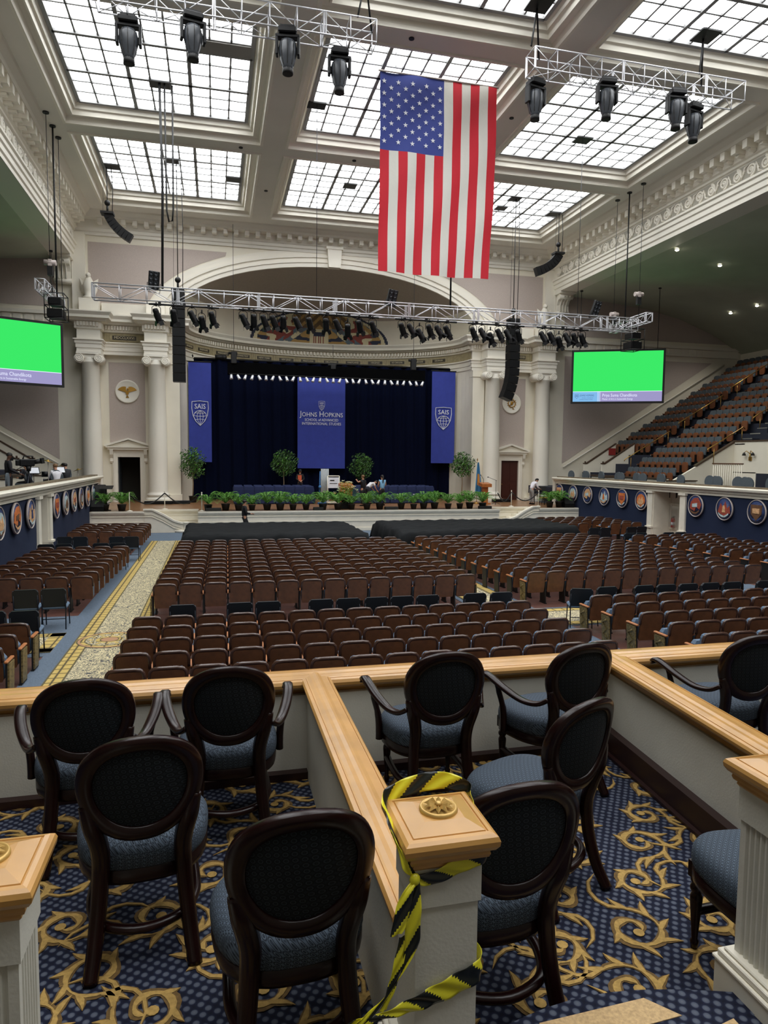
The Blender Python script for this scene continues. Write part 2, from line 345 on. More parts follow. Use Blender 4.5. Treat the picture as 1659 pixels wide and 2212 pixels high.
for a0, b0, a1, b1, y in ((9.3, 3.55, 9.62, 3.8, 41.86), (9.62, 3.8, 9.72, 3.9, 41.8), (9.72, 3.9, 10.05, 4.1, 41.88), (10.05, 4.1, 10.2, 4.25, 41.8), (10.2, 4.25, 10.75, 4.55, 41.94)):
    I, O = ell(a0, b0), ell(a1, b1); n = len(I)
    vs = [(x, y, z) for x, z in I]+[(x, y, z) for x, z in O]+[(x, 42.02, z) for x, z in I]+[(x, 42.02, z) for x, z in O]
    b.add(vs, [(k, k+1, n+k+1, n+k) for k in range(n-1)]+[(k, 2*n+k, 2*n+k+1, k+1) for k in range(n-1)]+[(n+k, n+k+1, 3*n+k+1, 3*n+k) for k in range(n-1)])
b.prism([(XC-.36, 15.1), (XC+.36, 15.1), (XC+.44, 16.25), (XC-.44, 16.25)], 41.55, 42.0, 'y'); b.box(XC-.5, XC+.5, 41.5, 42, 16.15, 16.3)
S('trim_1', b, M['trimw'])
b = MB()                                     # mauve painted panels
OU = ell(10.85, 4.65, 40)
for sgn in (1, -1):
    fx = (lambda x: x) if sgn > 0 else mir
    seg = [(x, z) for x, z in OU if x < 0.9 and z > 12.3 and z < 15.45]
    pts = [(-6.78, 12.25), (-6.78, 15.6), (0.75, 15.6)]+seg[::-1]
    b.poly([(fx(x), 41.985, z) for x, z in (pts if sgn > 0 else pts[::-1])])
    for pts, y in (([(-5.86, 4.44), (-5.86, 9.05), (-3.9, 9.05), (-3.9, 4.44)], 42.28), ([(-8.5, 3.5), (-8.5, 10.62), (-19.9, 10.62)], 41.985), ([(-8.4, 11.95), (-8.4, 14.55), (-12, 14.3), (-15.5, 13.9), (-18, 13.3), (-20, 12.5), (-21.2, 11.95)], 41.985)):
        b.poly([(fx(x), y, z) for x, z in pts])
S('trim_2', b, M['mauve'])
b = MB()                                     # string course and stair dado beside the front wall
for sgn in (1, -1):
    fx = (lambda x: x) if sgn > 0 else mir
    for z0, z1, d in ((11.0, 11.12, .12), (11.12, 11.5, .06), (11.5, 11.7, .2)):
        xa, xb = sorted((fx(-7.55), fx(-22))); b.box(xa, xb, 42-d, 42, z0, z1)
    for k in range(22): xa = fx(-7.7-.55*k); b.box(xa-.2, xa+.2, 41.9, 42, 11.16, 11.46)
    x0, x1 = fx(-8.55), fx(-20.8)
    b.tube([(x0, 41.86, 3.26), (x1, 41.86, 10.55)], 0.05, 6)
S('trim_3', b, M['trimw'])

# apse behind the curtain, its inscribed entablature, and the half dome
AX, AY = 9.0, 5.95
def apse(t, d=0.0): return (XC-(AX-d)*math.cos(t), 42+(AY-d)*math.sin(t))
def apse_band(b, prof, mi=0, n=44):
    def fn(u, v):
        i = v*(len(prof)-1); i0 = min(int(i), len(prof)-2); f = i-i0
        d = prof[i0][0]*(1-f)+prof[i0+1][0]*f; z = prof[i0][1]*(1-f)+prof[i0+1][1]*f
        x, y = apse(PI*u, d); return (x, y, z)
    b.grid(fn, n, len(prof)-1, mi, False)
b = MB(); apse_band(b, [(0, 1.04), (0, 9.45)], 0)
apse_band(b, [(0, 9.45), (.06, 9.5), (.06, 9.72), (.1, 9.75), (.1, 10.0), (.18, 10.05), (.18, 10.12), (.05, 10.12)], 0)
apse_band(b, [(.05, 10.12), (.05, 10.62)], 1)
apse_band(b, [(.05, 10.62), (.14, 10.66), (.14, 10.72), (.1, 10.74), (.1, 11.02), (.3, 11.05), (.34, 11.12), (.52, 11.16), (.52, 11.3), (.62, 11.46), (.62, 11.52), (0, 11.6)], 0)
for k in range(118):                         # dentils
    t = PI*(k+.5)/118; x, y = apse(t, .16); b.T = TR(x, y, 0) @ RZ(math.atan2(math.sin(t)*AX, -math.cos(t)*AY)-PI/2); b.box(-.055, .055, -.1, .06, 10.78, 10.99)
b.T = None
S('wall_back', b, [M['plaster'], M['gold_frieze']])
names = ['NEW HAMPSHIRE', 'RHODE ISLAND', 'MASSACHUSETTS', 'CONNECTICUT', 'NEW YORK', 'NEW JERSEY', 'PENNSYLVANIA', 'DELAWARE', 'MARYLAND', 'VIRGINIA', 'NO CAROLINA', 'SO CAROLINA', 'GEORGIA']
arc = [0.0]                                   # even spacing along the curve
for k in range(400):
    p, q = apse(PI*k/400, .05), apse(PI*(k+1)/400, .05); arc.append(arc[-1]+math.hypot(p[0]-q[0], p[1]-q[1]))
fr = bpy.data.objects.new('trim_4', None); C.objects.link(fr); struct(fr)
for i, nm in enumerate(names):
    L = arc[-1]*(i+1.1)/15.2+arc[-1]*0.0; k = next(j for j in range(401) if arc[j] >= L); t = PI*k/400
    x, y = apse(t, .07); an = math.atan2(math.sin(t)*AX, -math.cos(t)*AY)-PI/2
    b = MB()
    for dx, sx, z0, z1, mi in ((0, .62, 10.2, 10.54, 0), (0, .5, 10.27, 10.47, 1)): b.box(-sx, sx, -.03-.02*mi, .02, z0, z1, mi)
    for dx in (-.7, .7): b.box(dx-.05, dx+.05, -.04, .02, 10.14, 10.6, 0)
    o = b.build('plaque', [M['gold_frieze'], M['dark_bronze']], fr, (x, y, 0), an)
    text(nm, .15, M['letter_gold'], o, (0, -.056, 10.37), (PI/2, 0, 0), sx=min(1.0, 8.2/len(nm)))
b = MB()
def dome(u, v):
    t = PI*u; p = PI/2*v; return (XC-9.3*math.cos(t)*math.cos(p), 42+6.0*math.sin(t)*math.cos(p), ZA+3.55*math.sin(p))
b.grid(dome, 40, 14, 0, True, lambda u, v: 0 if v < 0.30 else 1)
S('ceiling_apse', b, [M['plaster'], M['dome']])
# painted mural low on the half dome: draped flags round a striped shield under an eagle's wings
MU = [mat('mural_cream', (206, 196, 160), .8), mat('mural_slate', (92, 108, 118), .8), mat('mural_red', (132, 66, 58), .8), mat('mural_navy', (46, 52, 70), .8), mat('mural_umber', (104, 84, 58), .8), mat('mural_ochre', (170, 138, 84), .8)]
def mural_col(u, v):
    x = (u-.5)*2; r = math.hypot(x, v)
    if r > 1.0: return -1
    if r > .955: return 3
    if r > .90: return 0
    if abs(x) < .085 and v < .34: return 3 if v > .22 else (2 if int((x+1)*60) % 2 else 0)
    if abs(x) < .13 and v < .42: return 0
    if abs(x) < .42 and v > .40+.25*abs(x): return 4 if math.sin(abs(x)*46+v*22) > -.2 else 5
    s = math.sin(abs(x)*17.0-v*15.0+math.sin(v*13+abs(x)*9)*1.6)
    ph = (abs(x)*6.4+v*3.4+.5*math.sin(v*8+abs(x)*11)) % 4
    if ph < 1.3: return 2 if s > -.35 else 0
    if ph < 2.1: return 3 if s > 0 else 5
    if ph < 3.0: return 0 if s > -.2 else 1
    return 1 if s > 0.1 else 2
def mural_pt(u, v):
    t = PI/2+(u-.5)*1.07; p = v*.62+.01; return (XC-9.25*math.cos(t)*math.cos(p), 41.95+6.0*math.sin(t)*math.cos(p), ZA+3.5*math.sin(p))
b = MB(); b.grid(mural_pt, 150, 56, 0, False, mural_col)
keep = [k for k in range(len(b.f)) if b.mi[k] >= 0]; b.f = [b.f[k] for k in keep]; b.mi = [b.mi[k] for k in keep]; b.sm = [b.sm[k] for k in keep]
tag(b.build('mural', MU), 'painted mural of draped flags and a striped shield above the curved cornice', 'mural')

# columns, capitals, entablature breaks
def column(cx, idx):
    b = MB(); y = 41.45
    b.box(cx-.72, cx+.72, y-.72, y+.85, 1.04, 1.2); b.lathe([(.70, 1.2), (.72, 1.27), (.68, 1.34), (.58, 1.38), (.58, 1.44), (.64, 1.48), (.64, 1.54), (.55, 1.6), (.52, 1.72), (.52, 3.4), (.50, 5.4), (.455, 8.8), (.5, 8.85), (.5, 8.92), (.46, 8.95), (.55, 9.12)], 26, 0, (cx, y, 0))
    b.box(cx-.64, cx+.64, y-.6, y+.6, 9.28, 9.42); b.box(cx-.55, cx+.55, y-.52, y+.5, 9.08, 9.28)
    for sx in (-1, 1):
        for k, (r, d) in enumerate(((.25, .0), (.2, .04), (.13, .0), (.08, .05))): b.cyl((cx+sx*.5, y-.56-d, 9.06), (cx+sx*.5, y+.5, 9.06), r, n=16)
        sp = [(cx+sx*(.5+(.23-.17*k/26)*math.cos(PI/2+k*.5)), y-.6, 9.06+(.23-.17*k/26)*math.sin(PI/2+k*.5)) for k in range(27)]
        b.tube(sp, .022, 5)
    return S('column_%d' % idx, b, M['trimw'])
for i, cx in enumerate((-6.68, -3.18, mir(-3.18), mir(-6.68))): column(cx, i+1)
b = MB()
ENT = [(0, 9.42), (.04, 9.42), (.04, 9.6), (.08, 9.62), (.08, 9.84), (.12, 9.86), (.12, 10.0), (.2, 10.04), (.2, 10.1), (.02, 10.1), (.02, 10.62), (.12, 10.66), (.12, 11.02), (.34, 11.06), (.38, 11.14), (.56, 11.18), (.56, 11.32), (.68, 11.48), (.68, 11.54), (0, 11.54)]
def entab(b, x0, x1, y):
    """entablature run facing -y with returned ends"""
    n = len(ENT); vs = []
    for x, s in ((x0, -1), (x1, 1)):
        vs += [(x+s*d, y-d, z) for d, z in ENT]; vs += [(x+s*d, 42.4, z) for d, z in ENT]
    f = []
    for k in range(n-1):
        f += [(k, 2*n+k, 2*n+k+1, k+1), (k, k+1, n+k+1, n+k), (2*n+k, 3*n+k, 3*n+k+1, 2*n+k+1)]
    f += [(0, n, 3*n, 2*n), (n-1, 3*n-1, 4*n-1, 2*n-1)]
    b.add(vs, f); w = x1-x0; c = int(w/.15)
    for k in range(c): x = x0+w*(k+.5)/c; b.box(x-.05, x+.05, y-.24, y-.1, 10.78, 11.0)
for sgn in (1, -1):
    fx = (lambda x: x) if sgn > 0 else mir
    for c, w, y in ((-6.68, .58, 40.95), (-3.18, .58, 40.95)): entab(b, fx(c)-w, fx(c)+w, y)
    xa, xb = sorted((fx(-6.1), fx(-1.95))); entab(b, xa, xb, 41.9)
    for cx in (-6.68, -3.18): xa, xb = sorted((fx(cx-.5), fx(cx+.5))); b.box(xa, xb, 41.2, 42.0, 11.54, 12.35)
    xa, xb = sorted((fx(-6.1), fx(-1.95))); b.box(xa, xb, 41.75, 42.02, 11.54, 12.25)
S('trim_5', b, M['trimw'])
for sgn, numeral in ((1, 'MDCCLXXVI'), (-1, 'MDCCLXXXIII')):
    fx = (lambda x: x) if sgn > 0 else mir
    b = MB(); xa, xb = sorted((fx(-6.08), fx(-3.78))); c = (xa+xb)/2
    b.box(xa, xb, 41.84, 41.9, 10.12, 10.61, 0); b.box(c-.78, c+.78, 41.8, 41.86, 10.18, 10.55, 0); b.box(c-.64, c+.64, 41.78, 41.86, 10.25, 10.48, 1)
    for x in (c-1.0, c+1.0): b.box(x-.06, x+.06, 41.8, 41.86, 10.14, 10.6, 0)
    o = S('trim_6' if sgn > 0 else 'trim_7', b, [M['gold_frieze'], M['dark_bronze']])
    text(numeral, .2, M['letter_gold'], o, (c, 41.775, 10.37), (PI/2, 0, 0), sx=.95)
# stage doors: surround, pediment, leaf
for sgn, idx in ((1, 1), (-1, 2)):
    fx = (lambda x: x) if sgn > 0 else mir
    b = MB()
    for x0, x1, z0, z1, d in ((-5.75, -5.46, 1.04, 3.9, .1), (-4.24, -3.95, 1.04, 3.9, .1), (-5.46, -4.24, 3.66, 3.9, .1), (-5.68, -5.58, 1.04, 3.84, .16), (-4.12, -4.02, 1.04, 3.84, .16), (-5.98, -3.72, 4.08, 4.2, .3), (-6.06, -3.64, 4.2, 4.27, .38), (-5.85, -3.85, 3.9, 4.08, .12)):
        xa, xb = sorted((fx(x0), fx(x1))); b.box(xa, xb, 42.3-d, 42.32, z0, z1)
    c = fx(-4.85)
    b.prism([(c-1.2, 4.27), (c+1.2, 4.27), (c, 4.62)], 42.12, 42.3, 'y')
    for s in (-1, 1): b.prism([(c+s*1.27, 4.25), (c, 4.66), (c, 4.76), (c+s*1.33, 4.36)][::s], 41.94, 42.3, 'y')
    for s in (-1, 1):                        # consoles
        b.prism([(41.98, 4.08), (42.3, 4.08), (42.3, 3.35), (42.22, 3.32), (42.16, 3.42), (42.2, 3.6), (42.05, 3.8)], c+s*.93-.09, c+s*.93+.09, 'x')
    d = S('trim_%d' % (7+idx), b, M['trimw'])
    b = MB()
    if sgn < 0:
        b.box(fx(-4.24), fx(-5.46), 42.36, 42.42, 1.05, 3.66, 0)
        for z0, z1 in ((1.3, 2.1), (2.3, 3.45)): b.box(fx(-4.24)+.12, fx(-4.24)+.52, 42.34, 42.37, z0, z1, 0); b.box(fx(-4.24)+.68, fx(-4.24)+1.08, 42.34, 42.37, z0, z1, 0)
        o = S('door_2', b, mat('dark_red_brown_door', (70, 34, 26), .4))
        MB().ball((0, 0, 0), .04).build('door_handle', M['brass'], o, (fx(-4.24)+.1, 42.3, 2.1))
    else:                                    # open leaf swung into a dark passage
        b.box(-5.44, -5.4, 42.36, 43.5, 1.05, 3.64, 0); o = S('door_1', b, mat('grey_blue_door_leaf', (52, 58, 64), .5))
        b = MB(); b.box(-5.6, -3.9, 44.2, 44.3, 1.04, 4.0, 0); b.box(-5.62, -5.56, 42.5, 44.2, 1.04, 4.0); b.box(-3.95, -3.9, 42.5, 44.2, 1.04, 4.0); b.box(-5.6, -3.9, 42.5, 44.3, 3.9, 4.0); S('wall_passage', b, mat('passage_shade_tone', (54, 52, 46), .9))  # passage shade is put into the dark colour of its walls

# ---------------------------------------------------------------- ceiling: beams, coffers, skylights
XI = [(-5.83, 2.12), (3.06, 11.0), (11.93, 19.88)]; YI = [(-5.2, 3.25), (4.05, 12.5), (13.3, 21.75), (22.55, 31.0), (31.75, 40.05)]
ZB, ZG = 17.08, 17.72
b = MB()
xs = [-6.7]+[v for p in XI for v in p]+[mir(-6.7)]; ys = [-6.0]+[v for p in YI for v in p]+[41.5]
for i in range(len(xs)-1):
    for j in range(len(ys)-1):
        if i % 2 and j % 2: continue
        b.add([(xs[i], ys[j], ZB), (xs[i], ys[j+1], ZB), (xs[i+1], ys[j+1], ZB), (xs[i+1], ys[j], ZB)], [(0, 1, 2, 3)])
for k, (x, y) in enumerate(((1.2, 31.4), (6.2, 31.4), (12.6, 31.4), (6.2, 22.1), (11.4, 26), (2.6, 36))): b.cyl((x, y, ZB-.03), (x, y, ZB), .09, n=10, m=1)
S('ceiling', b, [M['ceil'], M['black']])
COF = [(0, 0), (.02, -.05), (.12, -.05), (.14, .06), (.2, .2), (.36, .24), (.38, .16), (.44, .16), (.46, .34), (.52, .4), (.56, .36), (.6, .5), (.66, .56), (.74, .6), (.76, .66)]
n_w = 0
for j, (y0, y1) in enumerate(YI):
    for i, (x0, x1) in enumerate(XI):
        n_w += 1
        b = MB(); P = len(COF); vs = []
        for ins, dz in COF:
            vs += [(x0+ins, y0+ins, ZB+dz), (x1-ins, y0+ins, ZB+dz), (x1-ins, y1-ins, ZB+dz), (x0+ins, y1-ins, ZB+dz)]
        b.add(vs, [(k*4+c, k*4+(c+1) % 4, k*4+4+(c+1) % 4, k*4+4+c) for k in range(P-1) for c in range(4)])
        S('trim_%d' % (39+n_w), b, M['trimw'])
        gx0, gx1, gy0, gy1 = x0+.74, x1-.74, y0+.74, y1-.74
        b = MB(); b.add([(gx0, gy0, ZG), (gx0, gy1, ZG), (gx1, gy1, ZG), (gx1, gy0, ZG)], [(0, 1, 2, 3)])
        w = S('window_%d' % n_w, b, M['glass'])
        b = MB()
        for k in range(10):
            t = .065 if k % 3 == 0 else .03
            x = gx0+(gx1-gx0)*k/9; b.box(x-t, x+t, gy0, gy1, ZG-.05-t, ZG-.004)
            y = gy0+(gy1-gy0)*k/9; b.box(gx0, gx1, y-t, y+t, ZG-.05-t, ZG-.004)
        struct(b.build('window_frame', M['mullion'], w))
# cornice with modillions along the front wall
b = MB()
b.prism([(42, 15.95), (41.9, 15.95), (41.9, 16.1), (41.82, 16.14), (41.82, 16.3), (41.75, 16.34), (41.75, 16.72), (41.25, 16.74), (41.2, 16.86), (41.0, 17.0), (40.95, 17.08), (42, 17.08)], -7.6, mir(-7.6), 'x')
for k in range(44): x = -6.05+.612*k; b.box(x-.12, x+.12, 41.3, 41.76, 16.46, 16.73)
S('cornice_front', b, M['ceil'])
# side entablatures: fascias, scroll frieze, modillion cornice
ENS = [(0, 14.57), (-.02, 14.57), (-.02, 14.78), (.05, 14.82), (.05, 15.04), (.12, 15.08), (.12, 15.26), (.2, 15.3), (.2, 15.4), (.03, 15.42), (.03, 16.08), (.12, 16.12), (.12, 16.22), (.22, 16.26), (.22, 16.72), (.75, 16.74), (.8, 16.86), (1.0, 17.0), (1.05, 17.08), (-1.2, 17.08), (-1.2, 14.57)]
for side, name in ((1, 'right'), (-1, 'left')):
    FX = mir(-7.5); b = MB(); fx = (lambda x: x) if side > 0 else mir
    pr = [(fx(FX-d), z) for d, z in ENS]; b.prism(pr, -6.0, 42.0, 'y')
    y = 41.0
    while y > 4:
        xa, xb = sorted((fx(FX-.72), fx(FX-.2))); b.box(xa, xb, y-.13, y+.13, 16.4, 16.73)
        xa, xb = sorted((fx(FX-.5), fx(FX-.2))); b.box(xa, xb, y-.09, y+.09, 16.3, 16.42); y -= .635
    S('cornice_'+name, b, M['trimw'])
    b = MB(); y = 41.2; k = 0
    while y > 8:                             # running scroll relief
        s = 1 if k % 2 else -1; c = (y, 15.75); X = fx(FX-.05)
        sp = [(X, c[0]+(.06+.2*t/22)*math.cos(.5*t), c[1]+s*(.06+.2*t/22)*math.sin(.5*t)) for t in range(23)]
        xa, xb = sorted((fx(FX-.02), fx(FX-.036))); b.box(xa, xb, y-.78, y, 15.44, 16.06, 1)
        b.tube(sp, .05, 5); b.ball((X, c[0], c[1]), (.05, .08, .08), 0, 6, 4)
        e = sp[-1]
        b.tube([e, (X, c[0]-.3, c[1]+s*.16), (X, c[0]-.42, c[1]-s*.2), (X, c[0]-.62, c[1]-s*.26)], [.05, .06, .05, .02], 5)
        for a in (.3, 1.1, 1.9): b.tube([(X, c[0]-.34-.05*a, c[1]+s*.1-s*.1*a), (X, c[0]-.2-.06*a, c[1]+s*.27-s*.1*a)], [.045, .01], 4)
        y -= .78; k += 1
    S('frieze_scroll_trim_'+name, b, [M['trimw'], mat('frieze_field_'+name, (166, 162, 150), .8)])
    # pier at the front corner and console bracket under the beam
    b = MB(); xa, xb = sorted((fx(mir(-7.6)), fx(mir(-6.9)))); b.box(xa, xb, 41.75, 42.05, 11.54, 16.0)
    cx = fx(FX+.55)
    b.prism([(41.0, 14.57), (42, 14.57), (42, 13.2), (41.75, 13.15), (41.62, 13.3), (41.66, 13.8), (41.5, 14.1), (41.2, 14.2)], cx-.42, cx+.42, 'x')
    b.box(cx-.55, cx+.55, 40.9, 42, 14.45, 14.58); b.cyl((cx-.46, 41.25, 14.3), (cx+.46, 41.25, 14.3), .17, n=14); b.cyl((cx-.46, 41.72, 13.32), (cx+.46, 41.72, 13.32), .13, n=14)
    for d in (-.2, 0, .2): b.tube([(cx+d, 41.02, 14.3), (cx+d, 41.42, 14.08), (cx+d, 41.6, 13.8), (cx+d, 41.57, 13.4)], .05, 5)
    S('trim_%d' % (19 if side > 0 else 20), b, M['trimw'])
    # vaulted ceiling over the side tier and the outer wall
    b = MB(); cv = [(21.75, 14.9), (22.87, 14.52), (26.2, 14.27), (28.7, 14.02), (31.3, 13.5), (33.9, 12.62), (36.4, 11.35)]
    pr = [(fx(x), z) for x, z in cv]; n = len(pr)
    b.add([(x, -6, z) for x, z in pr]+[(x, 42, z) for x, z in pr], [(k, k+1, n+k+1, n+k) for k in range(n-1)], 0, True)
    S('ceiling_'+name, b, M['soffit'])
    b = MB(); X = fx(36.4); b.add([(X, -6, 0), (X, 42, 0), (X, 42, 12), (X, -6, 12)], [(0, 1, 2, 3)]); S('wall_'+name, b, M['plaster'])
b = MB(); b.add([(-22, -6, -.3), (36, -6, -.3), (36, -6, 17.2), (-22, -6, 17.2)], [(0, 1, 2, 3)]); S('wall_rear', b, mat('rear_wall_paint', (140, 134, 122), .9))
# ---------------------------------------------------------------- side boxes with the state medallions
XS = mir(-5.83)                               # inner face on the right, 19.95; the left is its mirror image
MED = [mat('medal_navy', (44, 62, 108), .5, noise=(9, .4)), mat('medal_tan', (214, 168, 124), .5, noise=(14, .3)), mat('medal_orange', (214, 120, 62), .5, noise=(12, .3)), mat('medal_red', (160, 74, 58), .5, noise=(14, .3)), mat('medal_pale', (186, 204, 206), .5, noise=(10, .2)), mat('medal_brown', (108, 76, 54), .5, noise=(12, .3))]
SHAPES = [(1, 3, 5), (4, 1, 3), (1, 4, 0), (4, 2, 1), (2, 3, 4), (2, 1, 4), (3, 4, 5), (3, 1, 4), (5, 1, 0), (4, 1, 5), (2, 5, 1), (1, 0, 4), (2, 3, 0), (4, 5, 1), (1, 3, 4), (5, 4, 1), (1, 2, 0), (4, 0, 1)]
def medallion(side, y, k, label):
    X = XS-.06 if side > 0 else mir(XS-.06)
    t = thing('seal_medallion', label, 'medallion', (X, y, 1.84), -PI/2 if side > 0 else PI/2, 'round medallions on the navy box fronts')
    # local frame: x to the right, -y towards the hall
    b = MB(); b.T = Matrix.Rotation(PI/2, 4, 'X'); R = .47
    b.lathe([(R-.035, 0), (R-.035, .05), (R-.02, .07), (R, .055), (R, 0)], 30); b.build('rim', M['silver'], t)
    b = MB(); b.T = Matrix.Rotation(PI/2, 4, 'X'); b.lathe([(0.001, .05), (R-.03, .045)], 30); b.build('face', [MED[0]], t)
    r = random.Random(k*7+3); a, c, d = SHAPES[k % len(SHAPES)]; b = MB(); v = k % 4
    P = lambda pts, y0, y1: [(x, z) for x, z in pts]
    if v == 0: b.prism([(-.2, .2), (.2, .2), (.19, -.05), (0, -.24), (-.19, -.05)], -.07, -.05, 'y', 0); b.prism([(-.13, .1), (.13, .1), (.12, -.04), (-.12, -.04)], -.085, -.07, 'y', 1)
    elif v == 1: b.prism([(.24*math.cos(i*PI/8), .22*math.sin(i*PI/8)) for i in range(16)], -.07, -.05, 'y', 0); b.prism([(-.17, -.05), (-.06, .1), (.0, .0), (.08, .14), (.18, -.05), (.1, -.14), (-.1, -.14)], -.085, -.07, 'y', 1)
    elif v == 2: b.prism([(-.05, .24), (.12, .26), (.27, .05), (.2, -.1), (.05, -.02), (-.02, -.16), (-.24, -.08), (-.2, .12)], -.07, -.05, 'y', 0); b.prism([(-.12, .06), (.1, .1), (.1, -.03), (-.12, -.04)], -.085, -.07, 'y', 1)
    else: b.prism([(-.24, -.1), (-.14, .16), (-.04, .02), (.05, .22), (.12, .02), (.22, .1), (.25, -.12), (.0, -.2)], -.07, -.05, 'y', 0); b.prism([(-.06, -.1), (-.03, .1), (.04, .1), (.07, -.1)], -.085, -.07, 'y', 1)
    b.v = [(x*1.38, y, z*1.38) for x, y, z in b.v]; b.build('emblem', [MED[a], MED[c]], t)
    b = MB(); b.grid(lambda u, w: ((u-.5)*.56, -.075-.012*math.sin(u*9), -.3+.1*(2*u-1)**2*1.2+(w-.5)*.075), 14, 1, 0, False); b.build('ribbon', MED[d], t)
NB = {'R': [37.05, 35.43, 33.85, 32.2, 30.55, 28.95, 25.1, 23.4, 21.7], 'L': [20.6, 22.25, 23.9, 27.55, 29.2, 30.82, 32.4, 34.0, 35.55, 37.1]}
for k, y in enumerate(NB['R']):
    if k < 6: lb = 'round painted seal on the navy wall between stage and white recess, %s from the stage' % ORD[k]
    else: lb = 'round painted seal on the navy wall beyond the fire extinguisher recess, %s from the recess' % ORD[k-6]
    medallion(1, y, k, lb)
for k, y in enumerate(NB['L']):
    if k > 2: lb = 'round painted seal under the camera operator, %s from the white pilaster towards the stage' % ORD[k-3]
    else: lb = 'round painted seal near the picture edge, %s from the white pilaster away from the stage' % ORD[2-k]
    medallion(-1, y, k+9, lb)
LEDGE = [(0, 2.33), (-.05, 2.33), (-.05, 2.42), (-.12, 2.46), (-.12, 2.54), (-.24, 2.58), (-.26, 2.66), (-.2, 2.7), (.3, 2.7), (.3, 2.33)]
for side, name in ((1, 'right'), (-1, 'left')):
    fx = (lambda x: x) if side > 0 else mir
    g0, g1 = (26.16, 28.13) if side > 0 else (25.3, 26.6)
    b = MB()
    for y0, y1 in ((8.0, g0), (g1, 37.7)): xa, xb = sorted((fx(XS), fx(XS+.25))); b.box(xa, xb, y0, y1, 0, 2.35)
    S('wall_box_'+name, b, M['navy_cloth'])
    b = MB(); b.prism([(fx(XS+d), z) for d, z in LEDGE], 8.0, 37.75, 'y')
    for y in (g0-.36, g1):
        xa, xb = sorted((fx(XS-.08), fx(XS+.3))); b.box(xa, xb, y, y+.36, 0, 2.34); xa, xb = sorted((fx(XS-.14), fx(XS+.3))); b.box(xa, xb, y-.05, y+.41, 2.24, 2.34); b.box(xa, xb, y-.04, y+.4, .6, .68)
    xa, xb = sorted((fx(XS), fx(XS+1.0)))
    b.box(xa, xb, g0-.1, g0+.03, 0, 2.34); b.box(xa, xb, g1-.03, g1+.1, 0, 2.34); xa, xb = sorted((fx(XS+.95), fx(XS+1.05))); b.box(xa, xb, g0, g1, 0, 2.34)
    xa, xb = sorted((fx(XS-.1), fx(XS+.3))); b.box(xa, xb, 37.6, 37.9, 0, 2.7)
    S('trim_%d' % (21 if side > 0 else 22), b, M['white_paint'])
    b = MB(); xa, xb = sorted((fx(XS+.02), fx(XS+.34))); b.box(xa, xb, 8.0, 37.6, 2.7, 2.76); S('trim_%d' % (23 if side > 0 else 24), b, mat('worn_ledge_leather_'+name, (112, 98, 78), .7, noise=(3, .3)))
    b = MB(); xa, xb = sorted((fx(XS+1.06), fx(XS+4.6))); b.box(xa, xb, 8.0, 41.9, 1.55, 2.05); xa, xb = sorted((fx(XS+.25), fx(XS+1.06))); b.box(xa, xb, 8.0, g0-.1, 1.55, 2.05); b.box(xa, xb, g1+.1, 41.9, 1.55, 2.05); b.box(xa, xb, g0-.1, g1+.1, 2.34, 2.4); S('floor_box_'+name, b, M['tier_step'])
# fire extinguisher cabinet in the white recess
t = thing('extinguisher_cabinet', 'recessed white cabinet with a glass door in the recess beside the navy wall', 'cabinet', (XS+.95, 27.7, 1.15), -PI/2)
b = MB(); b.box(-.42, .42, -.06, .0, -.62, -.52); b.box(-.42, .42, -.06, 0, .52, .62); b.box(-.42, -.32, -.06, 0, -.52, .52); b.box(.32, .42, -.06, 0, -.52, .52); b.box(-.32, .32, -.012, -.004, -.52, .52); b.build('frame', M['white_paint'], t)
b = MB(); b.box(-.3, .3, -.2, -.19, -.5, .5); gm = bpy.data.materials.new('cabinet_glass'); gm.use_nodes = True; gb = gm.node_tree.nodes['Principled BSDF']; gb.inputs['Transmission Weight'].default_value = 1; gb.inputs['Roughness'].default_value = .05; gb.inputs['Alpha'].default_value = .4
b.build('glass_door', gm, t)
t = thing('fire_extinguisher', 'small red fire extinguisher inside the white wall cabinet', 'fire extinguisher', (XS+.84, 27.78, .64))
b = MB(); b.lathe([(0, 0), (.085, .0), (.09, .03), (.09, .36), (.06, .43), (.03, .45)], 14); b.build('cylinder', mat('extinguisher_red', (176, 30, 26), .35), t)
b = MB(); b.lathe([(.092, .1), (.092, .25)], 14); b.build('instruction_sleeve', M['white_print'], t)
b = MB(); b.box(-.02, .02, -.02, .02, .45, .5); b.box(-.02, .02, -.12, .02, .5, .53); b.box(-.02, .02, -.1, .02, .46, .48); b.build('valve_handle', M['black'], t)
b = MB(); b.tube([(0, .04, .47), (0, .12, .42), (0, .13, .2)], .014, 6); b.build('hose', M['black'], t)

